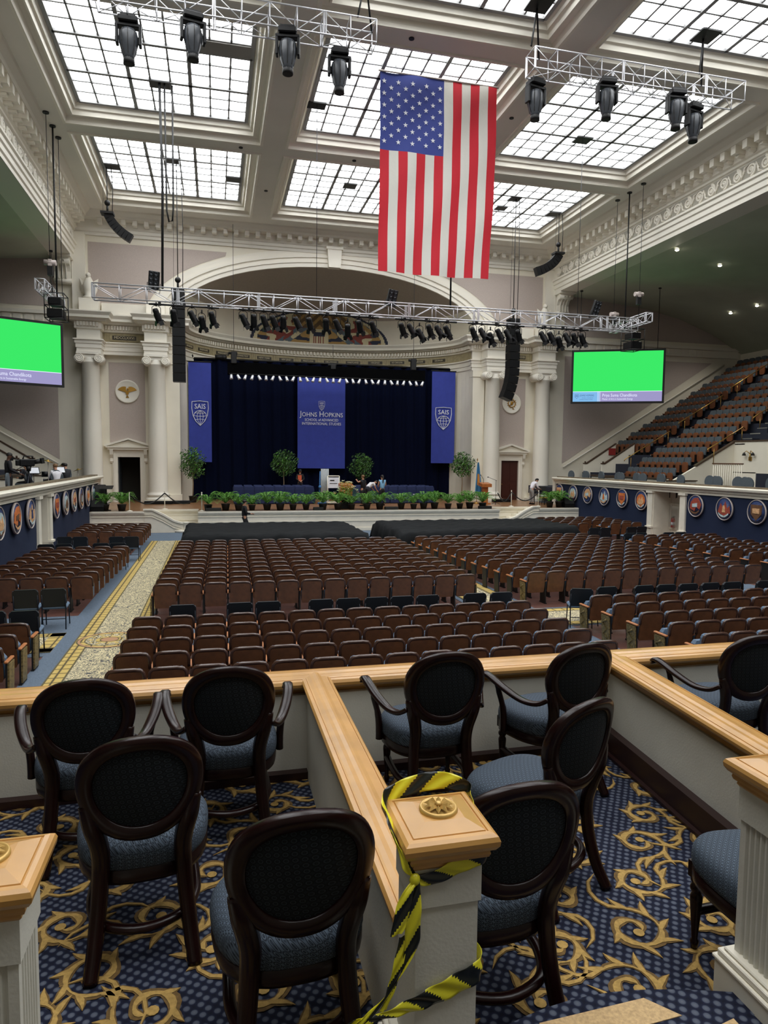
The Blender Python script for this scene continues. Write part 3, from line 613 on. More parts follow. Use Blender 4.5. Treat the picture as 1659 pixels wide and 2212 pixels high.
# ---------------------------------------------------------------- the tiers behind the boxes
XR0, RUN, RISE = 27.34, .92, .575
def tread(j): return XR0+RUN*j, 4.68+RISE*j
for side, name in ((1, 'right'), (-1, 'left')):
    fx = (lambda x: x) if side > 0 else mir
    b = MB()
    def steps(j0, j1, y0, y1):
        pr = [(fx(36.38), .2), (fx(tread(j0)[0]-.42), .2)]
        for j in range(j0, j1+1): x, z = tread(j); pr += [(fx(x-.42), z), (fx(x+.5), z)]
        pr += [(fx(36.38), pr[-1][1])]; b.prism(pr if side > 0 else pr[::-1], y0, y1, 'y')
    steps(-4, 9, 31.3, 41.95); steps(0, 9, 12.0, 31.3)
    S('floor_tier_'+name, b, M['tier_step'])
    b = MB()                                  # cream walls: front dado, entry cheek, parapet over the entry
    xa, xb = sorted((fx(23.0), fx(23.12))); b.box(xa, xb, 31.4, 38.8, 1.7, 2.78)
    b.prism([(fx(x), z) for x, z in ((23.3, 1.7), (23.3, 2.75), (24.6, 3.45), (27.0, 4.79), (27.0, 1.7))], 31.2, 31.34, 'y')
    xa, xb = sorted((fx(26.9), fx(27.05))); b.box(xa, xb, 12, 31.3, 3.15, 4.79); b.box(xa, xb, 29.6, 31.3, 1.7, 3.2)
    for y, x0 in ((41.0, 23.8), (39.5, 24.2)):
        b.prism([(fx(x), z) for x, z in ((x0-.1, 1.7), (x0-.1, 3.5), (x0+.1, 3.5), (x0+2.2, 4.83), (x0+2.2, 1.7))], y-.06, y+.06, 'y')
    xa, xb = sorted((fx(22.2), fx(23.9)))
    for y in (36.0, 33.2, 30.3): b.box(xa, xb, y-.05, y+.05, 1.7, 2.72)
    S('wall_tier_'+name, b, M['plaster'])
    b = MB()
    b.prism([(fx(x), z) for x, z in ((24.6, 3.45), (27.0, 4.79), (27.0, 4.88), (24.55, 3.52))], 31.16, 31.38, 'y'); xa, xb = sorted((fx(26.85), fx(27.1))); b.box(xa, xb, 12, 31.3, 4.79, 4.86)
    for y, x0 in ((41.0, 23.8), (39.5, 24.2)): b.prism([(fx(x), z) for x, z in ((x0-.12, 3.5), (x0+.1, 3.5), (x0+2.22, 4.83), (x0+2.22, 4.9), (x0+.08, 3.57), (x0-.12, 3.57))], y-.09, y+.09, 'y'); b.cyl((fx(x0), y, 3.57), (fx(x0), y, 3.68), .05)
    xa, xb = sorted((fx(22.9), fx(23.2))); b.box(xa, xb, 31.4, 38.8, 2.78, 2.84)
    xa, xb = sorted((fx(22.15), fx(23.95)))
    for y in (36.0, 33.2, 30.3): b.box(xa, xb, y-.09, y+.09, 2.72, 2.77)
    S('trim_%d' % (25 if side > 0 else 26), b, mat('dark_wood_cap_'+name, (74, 56, 42), .5))
b = MB(); b.box(29.5, 29.6, 12, 29.6, 1.7, 3.2); S('wall_entry', b, mat('entry_shade_tone', (70, 72, 64), .9))  # dark wall colour stands in for the shade inside the entry
# tier seats: grey upholstered back above a folded russet seat bottom, facing the hall
def tier_seat_mesh():
    b = MB()
    for k, (y0, y1, z0, z1) in enumerate(((-.235, .235, .56, 1.0),)):
        pts = []
        for s in (-1, 1):
            for (a, z) in ((.235, .56), (.245, .88), (.21, .97), (.12, 1.0)):
                for d in (0, .07): pts.append((.2+d+.10*(z-.5), s*a, z))
        b.hull(pts, 0)
    pts = []
    for s in (-1, 1):
        for (a, z) in ((.15, .17), (.215, .25), (.225, .60), (.19, .70), (.1, .74)):
            for d in (0, .06): pts.append((.02+d-.02*z+.05, s*a, z))
    b.hull(pts, 1)
    b.box(-.05, .28, .257, .273, 0, .56, 2); b.box(-.08, .28, .25, .274, .56, .6, 1)
    return b.mesh('balcony_seat', [M['grey_seat'], M['tier_wood'], M['iron']])
tsm = tier_seat_mesh()
def tier_seat(x, y, z, label):
    o = bpy.data.objects.new('balcony_seat', tsm); C.objects.link(o); o.location = (x, y, z)
    return tag(o, label, 'seat', 'balcony seats on the stepped tier')
cnt = 0
for j in range(-4, 10):
    x, z = tread(j)
    for sec, y0, y1 in (('A', 37.55, 41.75), ('B', 31.75, 36.3), ('C', 21.5, 30.1)):
        if sec == 'A' and j < -1: continue
        if sec == 'C' and j < 1: continue
        n = int((y1-y0)/.55)
        for i in range(n):
            y = y1-.275-.55*i; cnt += 1
            rn = ORD[j+4]; sn_ = ORD[i] if i < 20 else ''
            where = {'A': 'balcony seat against the stage end wall', 'B': 'balcony seat between the two handrailed aisles', 'C': 'balcony seat above the dark entry'}[sec]
            tier_seat(x, y, z, '%s, %s row up, %s from the stage' % (where, rn, sn_))
def handrail(side, y, segs, label):
    for k, (j0, j1) in enumerate(segs):
        (x0, z0), (x1, z1) = tread(j0), tread(j1)
        t = thing('handrail', label+', %s length going up' % ORD[k], 'handrail', (x0, y, z0), 0, 'brass handrails up the balcony aisles')
        b = MB(); b.tube([(-.35, 0, .75), (-.3, 0, .86), (x1-x0, 0, z1-z0+.9), (x1-x0+.1, 0, z1-z0+.8)], .03, 6); b.build('rail', M['brass'], t)
        for f in (0.04, .96): MB().cyl(((x1-x0)*f, 0, (z1-z0)*f), ((x1-x0)*f, 0, (z1-z0)*f+.9), .02, n=6).build('post', M['brass'], t)
handrail(1, 37.2, ((-3, 0), (1, 4), (5, 9)), 'sloping brass handrail in the balcony aisle near the stage')
handrail(1, 31.1, ((-2, 0), (1, 4), (5, 9)), 'sloping brass handrail in the balcony aisle by the entry parapet')
for y, nm in ((36.8, 'near the stage'), (30.8, 'by the entry parapet')):   # lit step edges
    b = MB()
    for j in range(-4, 9):
        x, z = tread(j)
        if nm != 'near the stage' and j < 0: continue
        b.box(x-.44, x-.40, y-.35, y+.35, z-.05, z+.01)
        b.box(x+.0, x+.46, y-.35, y+.35, z, z+.28, 1); b.box(x-.01, x+.02, y-.35, y+.35, z+.26, z+.3)
    tag(b.build('step_nosings', [mat('pale_nosing', (130, 128, 120), .6), M['tier_step']]), 'half steps with pale edges in the balcony aisle '+nm, 'steps')
# white balusters and lamp by the dark entry
t = thing('balustrade', 'white spindle balustrade with a brown rail beside the dark balcony entry', 'railing', (25.0, 29.4, 1.7))
b = MB(); b.box(-.04, .04, -1.05, 1.05, 1.9, 1.96); b.build('top_rail', mat('brown_rail', (96, 66, 46), .5), t)
b = MB()
for k in range(14): y = -.98+1.96*k/13; b.cyl((0, y, 0), (0, y, 1.92), .025, n=6)
b.build('spindles', M['white_paint'], t)
t = thing('wall_lamp', 'two armed dark lamp on the cream parapet above the balusters', 'lamp', (26.85, 30.0, 3.9))
b = MB(); b.cyl((0, 0, -.1), (0, 0, .3), .03); b.tube([(0, 0, .25), (-.1, -.15, .4), (-.1, -.3, .3)], .02, 6); b.tube([(0, 0, .25), (-.1, .15, .4), (-.1, .3, .3)], .02, 6); b.box(0, .05, -.1, .1, -.1, .1); b.build('bracket', M['brass'], t)
for s in (-1, 1): MB().lathe([(.03, .06), (.07, 0), (.1, -.1)], 10, 0, (-.1, s*.3, .26)).build('shade', M['iron'], t)
t = thing('notice_board', 'small red notice on the cream wall at the balcony side entry', 'sign', (25.7, 40.9, 4.1))
MB().box(-.25, .25, -.03, 0, 0, .45).build('board', mat('notice_red', (150, 44, 40), .6), t)
# chairs of the side boxes: grey rounded backs showing over the ledge
def box_chair():
    t = thing('box_chair', '', 'chair', (0, 0, 0))
    b = MB(); pr = [(.23*math.cos(a*PI/10)*(1 if a <= 10 else 1), .28*math.sin(a*PI/10)+.02) for a in range(20)]
    b.prism([(x, z+.77) for x, z in pr], -.035, .035, 'y'); b.build('backrest', M['grey_seat'], t)
    MB().box(-.24, .24, .0, .46, .42, .5, 0, .03).build('seat', M['grey_seat'], t)
    b = MB()
    for sx in (-.2, .2): b.cyl((sx, 0, 0), (sx, 0, .85), .02, n=6); b.cyl((sx, .42, 0), (sx, .42, .45), .02, n=6)
    b.build('legs', M['mahog'], t); return t
bc0 = box_chair(); first = True
BX = [(37.3, .3), (36.8, -.4), (36.1, .5), (35.55, .1), (35.0, -.3), (34.45, .2), (33.9, -.2), (33.2, .5), (32.75, -.1), (32.1, .3), (31.6, 0), (31.0, -.3), (30.2, .4), (29.6, 0), (29.0, -.2), (27.3, .1), (26.1, .3), (25.4, -.2), (24.9, .1), (24.4, .4), (23.7, 0), (23.2, .3), (22.7, -.2), (22.1, .1), (21.6, .2)]
for i, (y, dr) in enumerate(BX):
    lb = 'grey round-backed chair behind the right hand ledge, %s from the stage end' % (ORD[i] if i < 20 else ('twenty '+ORD[i-20]))
    x = 20.75+.28*((i*5) % 3)
    if first: bc0.location = (x, y, 2.05); bc0.rotation_euler = (0, 0, PI/2+dr); bc0['label'] = lb; bc0['group'] = 'grey box chairs behind the side ledges'; first = False
    else: dup(bc0, (x, y, 2.05), PI/2+dr, lb)
for i, (y, dr) in enumerate(((22.6, .2), (23.3, -.2), (25.2, .1), (32.0, .3))):
    dup(bc0, (mir(20.85), y, 2.05), -PI/2+dr, 'grey round-backed chair behind the left hand ledge by the camera operator, %s towards the stage' % ORD[i])
# ceiling downlights over the tier
for i, (x, y) in enumerate(((22.3, 26.6), (22.9, 31.2), (26.3, 32.2), (32.0, 35.8), (32.0, 38.0))):
    CVX = [(21.75, 14.9), (22.87, 14.52), (26.2, 14.27), (28.7, 14.02), (31.3, 13.5), (33.9, 12.62)]
    z = next(z0+(z1-z0)*(x-x0)/(x1-x0) for (x0, z0), (x1, z1) in zip(CVX, CVX[1:]) if x0 <= x <= x1)-.05
    ld = bpy.data.lights.new('downlight_lamp', 'SPOT'); ld.energy = 260; ld.spot_size = 2.2; ld.spot_blend = .6; ld.shadow_soft_size = .08; ld.color = (1, .94, .84)
    t = thing('downlight', 'small lit recessed downlight in the side ceiling, %s counting away from the viewer' % ORD[i], 'ceiling light', (x, y, z), 0, 'downlights over the balcony')
    MB().ball((0, 0, -.02), (.1, .1, .07), 0, 12, 8).build('lens', M['down'], t)
    lo = bpy.data.objects.new('downlight_lamp', ld); C.objects.link(lo); lo.parent = t; lo.location = (0, 0, -.12)
    MB().lathe([(.09, .03), (.13, .0), (.13, -.02), (.09, -.02)], 14).build('trim_ring', M['trimw'], t)

# ---------------------------------------------------------------- orchestra seating
def seat_parts():
    P = {}
    b = MB(); pts = []
    def back(zs, t0, t1, grow=0.0):
        out = []
        for z, w in zs:
            y = -.10-.16*(z-.3)
            for s in (-1, 1): out += [(s*(w+grow), y+t0, z), (s*(w+grow), y+t1, z)]
        return out
    b.hull(back(((.30, .215), (.34, .232), (.74, .238), (.80, .225), (.825, .19)), -.035, 0), 0); P['back_panel'] = (b, 'seat_wood')
    b = MB(); b.hull(back(((.34, .20), (.42, .218), (.78, .232), (.825, .215), (.845, .18)), .0, .075), 0); P['back_cushion'] = (b, 'seat_blue')
    b = MB()
    pth = [(-.24, -.17, .62), (-.243, -.19, .74), (-.232, -.198, .80), (-.2, -.203, .838), (-.12, -.206, .852), (.12, -.206, .852), (.2, -.203, .838), (.232, -.198, .80), (.243, -.19, .74), (.24, -.17, .62)]
    b.tube(pth, .026, 7); P['top_roll'] = (b, 'seat_dark')
    b = MB(); b.hull([(s*w, y, z) for s in (-1, 1) for w, y, z in ((.20, .0, .30), (.22, .0, .36), (.22, .03, .62), (.18, .04, .68), (.20, .10, .30), (.22, .11, .36), (.22, .14, .62), (.18, .13, .68))], 0); P['seat_pan'] = (b, 'seat_blue')
    b = MB(); b.box(-.306, -.246, -.16, .2, .585, .62, 0, .01); P['armrest'] = (b, 'arm_wood')
    b = MB(); b.hull([(-.29, y, z) for y, z in ((-.17, 0), (.12, 0), (-.12, .585), (.16, .585))]+[(-.262, y, z) for y, z in ((-.17, 0), (.12, 0), (-.12, .585), (.16, .585))], 0); b.box(-.30, -.25, -.18, .14, 0, .03); P['standard'] = (b, 'iron')
    return P
SP = seat_parts()
PM = {k: bb.mesh(k, M[mm]) for k, (bb, mm) in SP.items()}
ob = MB(); ob.hull([(x, y, z) for x in (-.315, -.285) for y, z in ((-.16, .05), (.1, .05), (-.1, .5), (.14, .5), (-.12, .57), (.16, .57))]); ob.tube([(-.318, -.1, .12), (-.318, .06, .2), (-.318, -.06, .32), (-.318, .1, .42), (-.318, -.06, .5)], .02, 5)
PM['end_panel'] = ob.mesh('end_panel', M['ornament'])
jb = MB(); order = ['back_panel', 'back_cushion', 'top_roll', 'seat_pan', 'armrest', 'standard']
for i, k in enumerate(order): jb.add(SP[k][0].v, SP[k][0].f, i, k == 'top_roll')
JM = [M[SP[k][1]] for k in order]; JMESH = jb.mesh('theatre_seat', JM)
def seat_full(x, y, label, aisle=0):
    t = thing('theatre_seat', label, 'seat', (x, y, 0), 0, 'folding theatre seats on the main floor')
    for k in order:
        o = bpy.data.objects.new(k, PM[k]); C.objects.link(o); o.parent = t
    if aisle > 0:
        for k in ('armrest', 'standard'): o = bpy.data.objects.new(k, PM[k]); C.objects.link(o); o.parent = t; o.location = (.552, 0, 0)
    if aisle:
        o = bpy.data.objects.new('end_panel', PM['end_panel']); C.objects.link(o); o.parent = t
        if aisle > 0: o.rotation_euler = (0, 0, 0); o.location = (.60, 0, 0)
def seat_one(x, y, label):
    o = bpy.data.objects.new('theatre_seat', JMESH); C.objects.link(o); o.location = (x, y, 0); tag(o, label, 'seat', 'folding theatre seats on the main floor')
seats = []                                    # (x, y, label, aisle flag)
PT = .552
for r, y in enumerate((8.75, 9.56, 10.34, 11.13, 11.93, 12.68)):
    for i in range(14): seats.append((-1.2+PT*i, y+.2, 'brown theatre seat, central block, %s row from the front rail, %s from the patterned aisle' % (ORD[r], ORD[i]), -1 if i == 0 else (1 if i == 13 else 0)))
for r, y in enumerate((9.0, 9.62, 10.43, 11.25, 12.09, 12.9)):
    for i in range(11): seats.append((8.16+PT*i-.035*r, y+.2, 'theatre seat beyond the lone black chair, %s row from the rail, %s from the gap' % (ORD[r], ORD[i]), -1 if i == 0 else 0))
for r, y in enumerate((10.35, 11.1, 11.85, 12.61)):
    for i in range(4): seats.append((-3.36-PT*i, y+.2, 'theatre seat left of the aisle, %s row from the rail, %s from the aisle' % (ORD[r], ORD[i]), 1 if i == 0 else 0))
far = []
for r in range(12):
    y = 15.92+.745*r
    for i in range(14): far.append((-1.12+PT*i+.012*r, y+.2, 'central theatre seat past the black chairs, %s row on, %s from the patterned aisle' % (ORD[r], ORD[i]), -1 if i == 0 else (1 if i == 13 else 0), r))
    for i in range(13):
        xx = 8.02+PT*i-.055*r; far.append((xx, y+.28, 'theatre seat, wide block past the black chairs, %s row on, %s from the gap' % (ORD[r], ORD[i]), -1 if i == 0 else 0, r))
for r in range(9):
    y = 17.33+.71*r
    for i in range(5): far.append((-3.1-PT*i+.02*r, y+.2, 'theatre seat by the left navy wall, %s row on, %s from the patterned aisle' % (ORD[r], ORD[i]), 1 if i == 0 else 0, r+2))
for r in range(12):
    y = 15.4+.72*r; xl = 17.05-.125*r
    for i in range(max(3, int((19.55-xl)/PT))): far.append((xl+.27+PT*i, y+.2, 'theatre seat below the round seals, %s row past the cross aisle, %s from the gap' % (ORD[r], ORD[i]), -1 if i == 0 else 0, r))
for r in range(5):
    for i in range(5): far.append((-2.95-PT*i, 27.6+.8*r+.2, '', 0, 99))
for r in range(5):
    for i in range(7):
        if r < 2 and i in (2, 3): continue
        far.append((15.85+PT*i, 28.2+.8*r+.2, '', 0, 99))
for k, (x, y, lb, a) in enumerate(seats): seat_full(x, y, lb, a)
far.sort(key=lambda s: (s[4] == 99, s[1])); room = 298-len(seats)
b = MB()
for k, (x, y, lb, a, r) in enumerate(far):
    if k < 30 and lb: seat_full(x, y, lb, a)
    elif k < room and lb: seat_one(x, y, lb)
    else: b.T = TR(x, y, 0); b.add(jb.v, jb.f, 0); n = len(jb.f); b.mi[-n:] = jb.mi; b.sm[-n:] = jb.sm
b.T = None
tag(b.build('theatre_seats', JM), 'brown theatre seats filling the farther rows up to the stage', 'seats', None, 'stuff')
# raised wooden edge strips under seat rows are plain floor; black drapes cover the front rows
def drape(name, label, x0, x1, yn0, yn1, yf, top, skirt):
    b = MB(); NX, NY = int((x1-x0)/.138), 44
    def fn(u, v):
        x = x0+(x1-x0)*u; yn = yn0+(yn1-yn0)*u; y = yn+(yf-yn)*v
        z = top+.028*math.sin(y*8.6)+.016*math.sin(x*11.4)+.012*math.sin(x*3.1+y*2.3)
        e = min(u*(x1-x0), (1-u)*(x1-x0)); f = min(v*(yf-yn), (1-v)*(yf-yn))
        if e < .16: z = skirt+.1*math.sin(y*5)+(top-skirt-.1)*(e/.16)**.5 if e > .001 else skirt+.09*math.sin(y*4.7)
        if f < .16: z = min(z, skirt+.07*math.sin(x*6.3)+(top-skirt-.05)*(max(f, 0)/.16)**.5)
        return (x+.02*math.sin(y*7), y+.03*math.sin(x*6.3), z)
    b.grid(fn, NX, NY, 0, True); return tag(b.build(name, M['drape'], solid=.012), label, 'drape')
drape('black_drape', 'black cloth covering the front seat rows beside the patterned aisle', -1.32, 5.75, 24.85, 24.65, 30.15, .93, .28)
drape('black_drape', 'black cloth covering the front seat rows of the wide block, ragged at its near corner', 6.75, 15.2, 24.95, 26.1, 30.2, .93, .22)

# stacking banquet chairs standing in the gaps
def stack_chair():
    t = thing('stacking_chair', '', 'chair')
    b = MB(); b.hull([(s*w, y, z) for s in (-1, 1) for w, y, z in ((.21, -.2, .47), (.25, -.21, .56), (.25, -.265, .82), (.2, -.275, .88), (.21, -.14, .47), (.25, -.15, .56), (.25, -.205, .82), (.2, -.22, .88))]); b.build('backrest', M['black_vinyl'], t)
    MB().box(-.25, .25, -.2, .25, .42, .5, 0, .03).build('seat', M['seat_blue'], t)
    for sx in (-1, 1):
        MB().tube([(sx*.23, -.25, .86), (sx*.23, -.22, .44), (sx*.235, -.3, 0)], .0125, 6).build('leg', M['steel_dark'], t)
        MB().tube([(sx*.23, .2, .44), (sx*.235, .24, 0)], .0125, 6).build('leg', M['steel_dark'], t)
    b = MB(); b.cyl((-.23, -.23, .22), (.23, -.23, .22), .01, n=6); b.cyl((-.23, -.2, .42), (-.23, .2, .42), .012, n=6); b.cyl((.23, -.2, .42), (.23, .2, .42), .012, n=6); b.build('stretcher', M['steel_dark'], t)
    return t
sc0 = stack_chair(); used = [False]
def put_chair(x, y, rz, lb):
    if not used[0]: sc0.location = (x, y, .012); sc0.rotation_euler = (0, 0, rz); sc0['label'] = lb; sc0['group'] = 'black stacking chairs in the aisles'; used[0] = True
    else: dup(sc0, (x, y, .012), rz, lb)
for i, x in enumerate((-.63, .44, .99, 2.04, 2.6, 3.18, 3.73, 4.28, 5.34, 5.93)): put_chair(x, 13.72, .02*math.sin(i*3), 'black stacking chair behind the central block, %s from the patterned aisle' % ORD[i])
put_chair(7.95, 13.75, -.35, 'lone black stacking chair in the gap, turned so its blue seat shows')
for i, x in enumerate((8.55, 9.49, 10.09, 10.67, 11.26, 11.87, 12.82, 13.4)): put_chair(x, 13.85, .03*math.sin(i*2), 'black stacking chair before the wide block, %s from the lone chair' % ORD[i])
for x, y, lb in ((-3.92, 15.87, 'black stacking chair in the cross aisle near the wall, farther from the patterned runner'), (-3.38, 15.9, 'black stacking chair in the cross aisle near the wall, closer to the patterned runner'), (-3.42, 13.75, 'black stacking chair at the head of the near aisle-side rows'), (-3.98, 13.78, 'black stacking chair at the picture edge behind the near aisle-side rows')): put_chair(x, y, .05, lb)
for i, (x, y) in enumerate(((-5.13, 25.95), (-4.61, 25.9), (-3.4, 25.75), (-2.89, 25.7))): put_chair(x, y, .0, 'black stacking chair below the wall recess, farther row, %s from the navy wall' % ORD[i])
for i, (x, y) in enumerate(((-5.26, 23.85), (-4.73, 23.85), (-3.63, 23.9), (-3.1, 23.85))): put_chair(x, y, .0, 'black stacking chair below the wall recess, nearer row, %s from the navy wall' % ORD[i])
for i, (x, y) in enumerate(((15.55, 26.1), (16.08, 26.1), (17.4, 26.2), (17.95, 26.3))): put_chair(x, y, .0, 'black stacking chair near the extinguisher recess, farther row, %s from the drape' % ORD[i])
for i, (x, y) in enumerate(((15.85, 24.0), (16.36, 24.0), (17.6, 24.0), (18.15, 24.0))): put_chair(x, y, .0, 'black stacking chair near the extinguisher recess, nearer row, %s from the drape' % ORD[i])
# ---------------------------------------------------------------- the box we look from
ZF = 1.67                                     # box floor
M['box_carpet'] = dots('navy_check_carpet', [(0.0, (90, 95, 106)), (0.26, (76, 82, 96)), (0.38, (25, 30, 50)), (0.6, (17, 20, 36))], 27.0, 0.95, rot=.62, distort=.12)
M['scroll_light'] = mat('gold_scroll_pile', (170, 138, 76), .95, noise=(60, .2)); M['scroll_dark'] = mat('umber_scroll_pile', (104, 80, 42), .95, noise=(60, .25))
M['chair_fab'] = dots('blue_medallion_fabric', [(0.0, (62, 73, 88)), (0.14, (15, 19, 27)), (0.26, (92, 104, 118)), (0.38, (16, 21, 29)), (0.56, (80, 92, 106))], 50.0, 0.85, distort=.0, shear=True, rot=.785)
M['chair_fab_back'] = dots('dark_medallion_fabric', [(0.0, (34, 41, 46)), (0.14, (9, 11, 14)), (0.28, (46, 54, 60)), (0.40, (9, 11, 14)), (0.56, (28, 33, 38))], 46.0, 0.9, rot=.785, distort=.0, upright=True)
M['rail_wall'] = M['old_white']
b = MB(); b.box(-3.5, 6.5, 1.2, 4.3, ZF-.3, ZF-.002, 0)
b.box(.76, 1.74, -.5, 1.8, ZF, ZF+.2, 0)
b.prism([(.745, 1.8)]+[(.745+1.0*k/12, 1.9+.1*math.sin(PI*k/12)) for k in range(13)]+[(1.745, 1.8)], ZF+.15, ZF+.2, 'z', 0)
b.prism([(.95, 1.82), (1.5, 1.85), (1.42, 1.945), (1.02, 1.93)], ZF+.2, ZF+.203, 'z', 1)
b.prism([(1.55, 1.72), (1.66, 1.74), (1.66, 1.8), (1.56, 1.78)], ZF+.2, ZF+.203, 'z', 1)
# acanthus scrolls woven into the pile
rs = random.Random(5)
def ribbon(b, pts, ws, z, mi):
    vs = []; n = len(pts)
    for i, (x, y) in enumerate(pts):
        x0, y0 = pts[max(i-1, 0)]; x1, y1 = pts[min(i+1, n-1)]; d = math.hypot(x1-x0, y1-y0) or 1; nx, ny = -(y1-y0)/d, (x1-x0)/d
        vs += [(x+nx*ws[i], y+ny*ws[i], z), (x-nx*ws[i], y-ny*ws[i], z)]
    b.add(vs, [(2*i, 2*i+1, 2*i+3, 2*i+2) for i in range(n-1)], mi)
def scroll(b, cx, cy, R, a0, hand):
    def pt(t, off=0.0): r = R*(1-.82*t)+off; a = a0+hand*t*4.6*PI/2*1.25; return (cx+r*math.cos(a), cy+r*math.sin(a))
    N = 30; P = [pt(k/N) for k in range(N+1)]
    W = [.003+.017*math.sin(PI*min(1, k/N*1.02))**.8+.006*math.sin(k*1.1) for k in range(N+1)]
    ribbon(b, P, [w+.005 for w in W], ZF+.001, 2+1); ribbon(b, [pt(k/N, -.004) for k in range(N+1)], [w*.62 for w in W], ZF+.003, 2)
    b.prism([(P[-1][0]+.024*math.cos(k*PI/5), P[-1][1]+.024*math.sin(k*PI/5)) for k in range(10)], ZF+.001, ZF+.0035, 'z', 2)
    for t in (.02, .1, .18, .27, .37, .5):  # leaf lobes along the outside
        x, y = pt(t); a = a0+hand*t*4.6*PI/2*1.25; tx, ty = -hand*math.sin(a), hand*math.cos(a); ox, oy = math.cos(a), math.sin(a); L = R*(.62-.4*t)*rs.uniform(.8, 1.2)
        q = [(x-tx*L*s+ox*(L*.75*s*s+.01*s), y-ty*L*s+oy*(L*.75*s*s+.01*s)) for s in (0, .25, .5, .75, 1.0)]
        ribbon(b, q, [.006, .018, .02, .013, .001], ZF+.0015, 3); ribbon(b, q, [.004, .011, .012, .007, .0], ZF+.0035, 2)
    x, y = P[0]; a = a0-hand*PI/2; q = [(x+math.cos(a+hand*s*1.5)*.26*s*R/.14, y+math.sin(a+hand*s*1.5)*.26*s*R/.14) for s in (0, .2, .4, .6, .8, 1.0)]
    ribbon(b, q, [.012, .016, .014, .012, .01, .001], ZF+.0012, 3); ribbon(b, q, [.007, .01, .008, .007, .006, 0], ZF+.0034, 2)
row = 0; y = 1.35
while y < 4.3:
    x = -1.5+.21*(row % 2)
    while x < 3.1:
        scroll(b, x+rs.uniform(-.03, .03), y+rs.uniform(-.03, .03), rs.uniform(.115, .15), rs.uniform(0, 6.28), 1 if (row+int(x*7)) % 2 else -1); x += .41
    y += .29; row += 1
S('floor_viewing_box', b, [M['box_carpet'], mat('tan_step_strip', (190, 160, 116), .9, noise=(90, .2)), M['scroll_light'], M['scroll_dark']])
# partitions: low walls, dark skirting, golden rails
RAILP = [(-.145, -.14), (-.07, -.14), (-.07, -.105), (-.085, -.095), (-.1, -.075), (-.135, -.062), (-.15, -.045), (-.152, -.025), (-.138, -.006), (-.115, 0), (-.112, -.006), (-.106, -.006), (-.104, .001), (-.05, .006), (-.02, .016), (.0, .018), (.03, .01), (.06, .012), (.09, .002), (.104, .0), (.106, -.006), (.112, -.006), (.115, 0), (.138, -.006), (.152, -.025), (.15, -.045), (.135, -.062), (.1, -.075), (.085, -.095), (.07, -.105), (.07, -.14), (-.07, -.14)][1:-1]
def rail(b, p0, p1, z, sc_=1.0, mi=0):
    d = Vector((p1[0]-p0[0], p1[1]-p0[1], 0)); L = d.length; d.normalize(); n = Vector((-d.y, d.x, 0)); vs = []
    for p in (p0, p1): vs += [(p[0]-n.x*o*sc_, p[1]-n.y*o*sc_, z+h*sc_) for o, h in RAILP]
    k = len(RAILP); b.add(vs, [(i, (i+1) % k, k+(i+1) % k, k+i) for i in range(k)]+[tuple(reversed(range(k))), tuple(range(k, 2*k))], mi)
def lowwall(b, p0, p1, t, z0, z1, mi=0):
    d = Vector((p1[0]-p0[0], p1[1]-p0[1], 0)).normalized(); n = Vector((-d.y, d.x, 0))*t
    b.hull([(p[0]+s*n.x, p[1]+s*n.y, z) for p in (p0, p1) for s in (-1, 1) for z in (z0, z1)], mi)
ZR = 2.305
DC = ((.62, 4.42), (.62, 1.96)); DR = ((2.80, 4.42), (2.56, 1.5)); FR = ((-3.5, 4.385), (6.5, 4.385))
b = MB(); lowwall(b, (-3.5, 4.37), (6.5, 4.37), .09, 0.0, ZR-.1); lowwall(b, DC[0], DC[1], .062, ZF-.2, ZR-.1); lowwall(b, DR[0], DR[1], .062, ZF-.2, ZR-.1)
S('wall_partition', b, M['rail_wall'])
b = MB(); lowwall(b, (DR[0][0]-.09, DR[0][1]), (DR[1][0]-.09, DR[1][1]), .03, ZF, ZF+.16); lowwall(b, (DR[0][0]-.12, DR[0][1]), (DR[1][0]-.12, DR[1][1]), .03, ZF, ZF+.02); lowwall(b, (DC[0][0]+.085, 4.3), (DC[1][0]+.085, 2.0), .025, ZF, ZF+.16); b.box(-3.4, 2.7, 4.22, 4.29, ZF, ZF+.05)
S('baseboard_box', b, mat('dark_stained_skirting', (40, 18, 16), .4))
for nm, (p0, p1), s in (('trim_30', FR, .92), ('trim_31', (DC[0], DC[1]), .64), ('trim_32', DR, .72)):
    b = MB(); rail(b, p0, p1, ZR+(.0 if nm == 'trim_30' else .004), s); S(nm, b, M['gold_rail'])
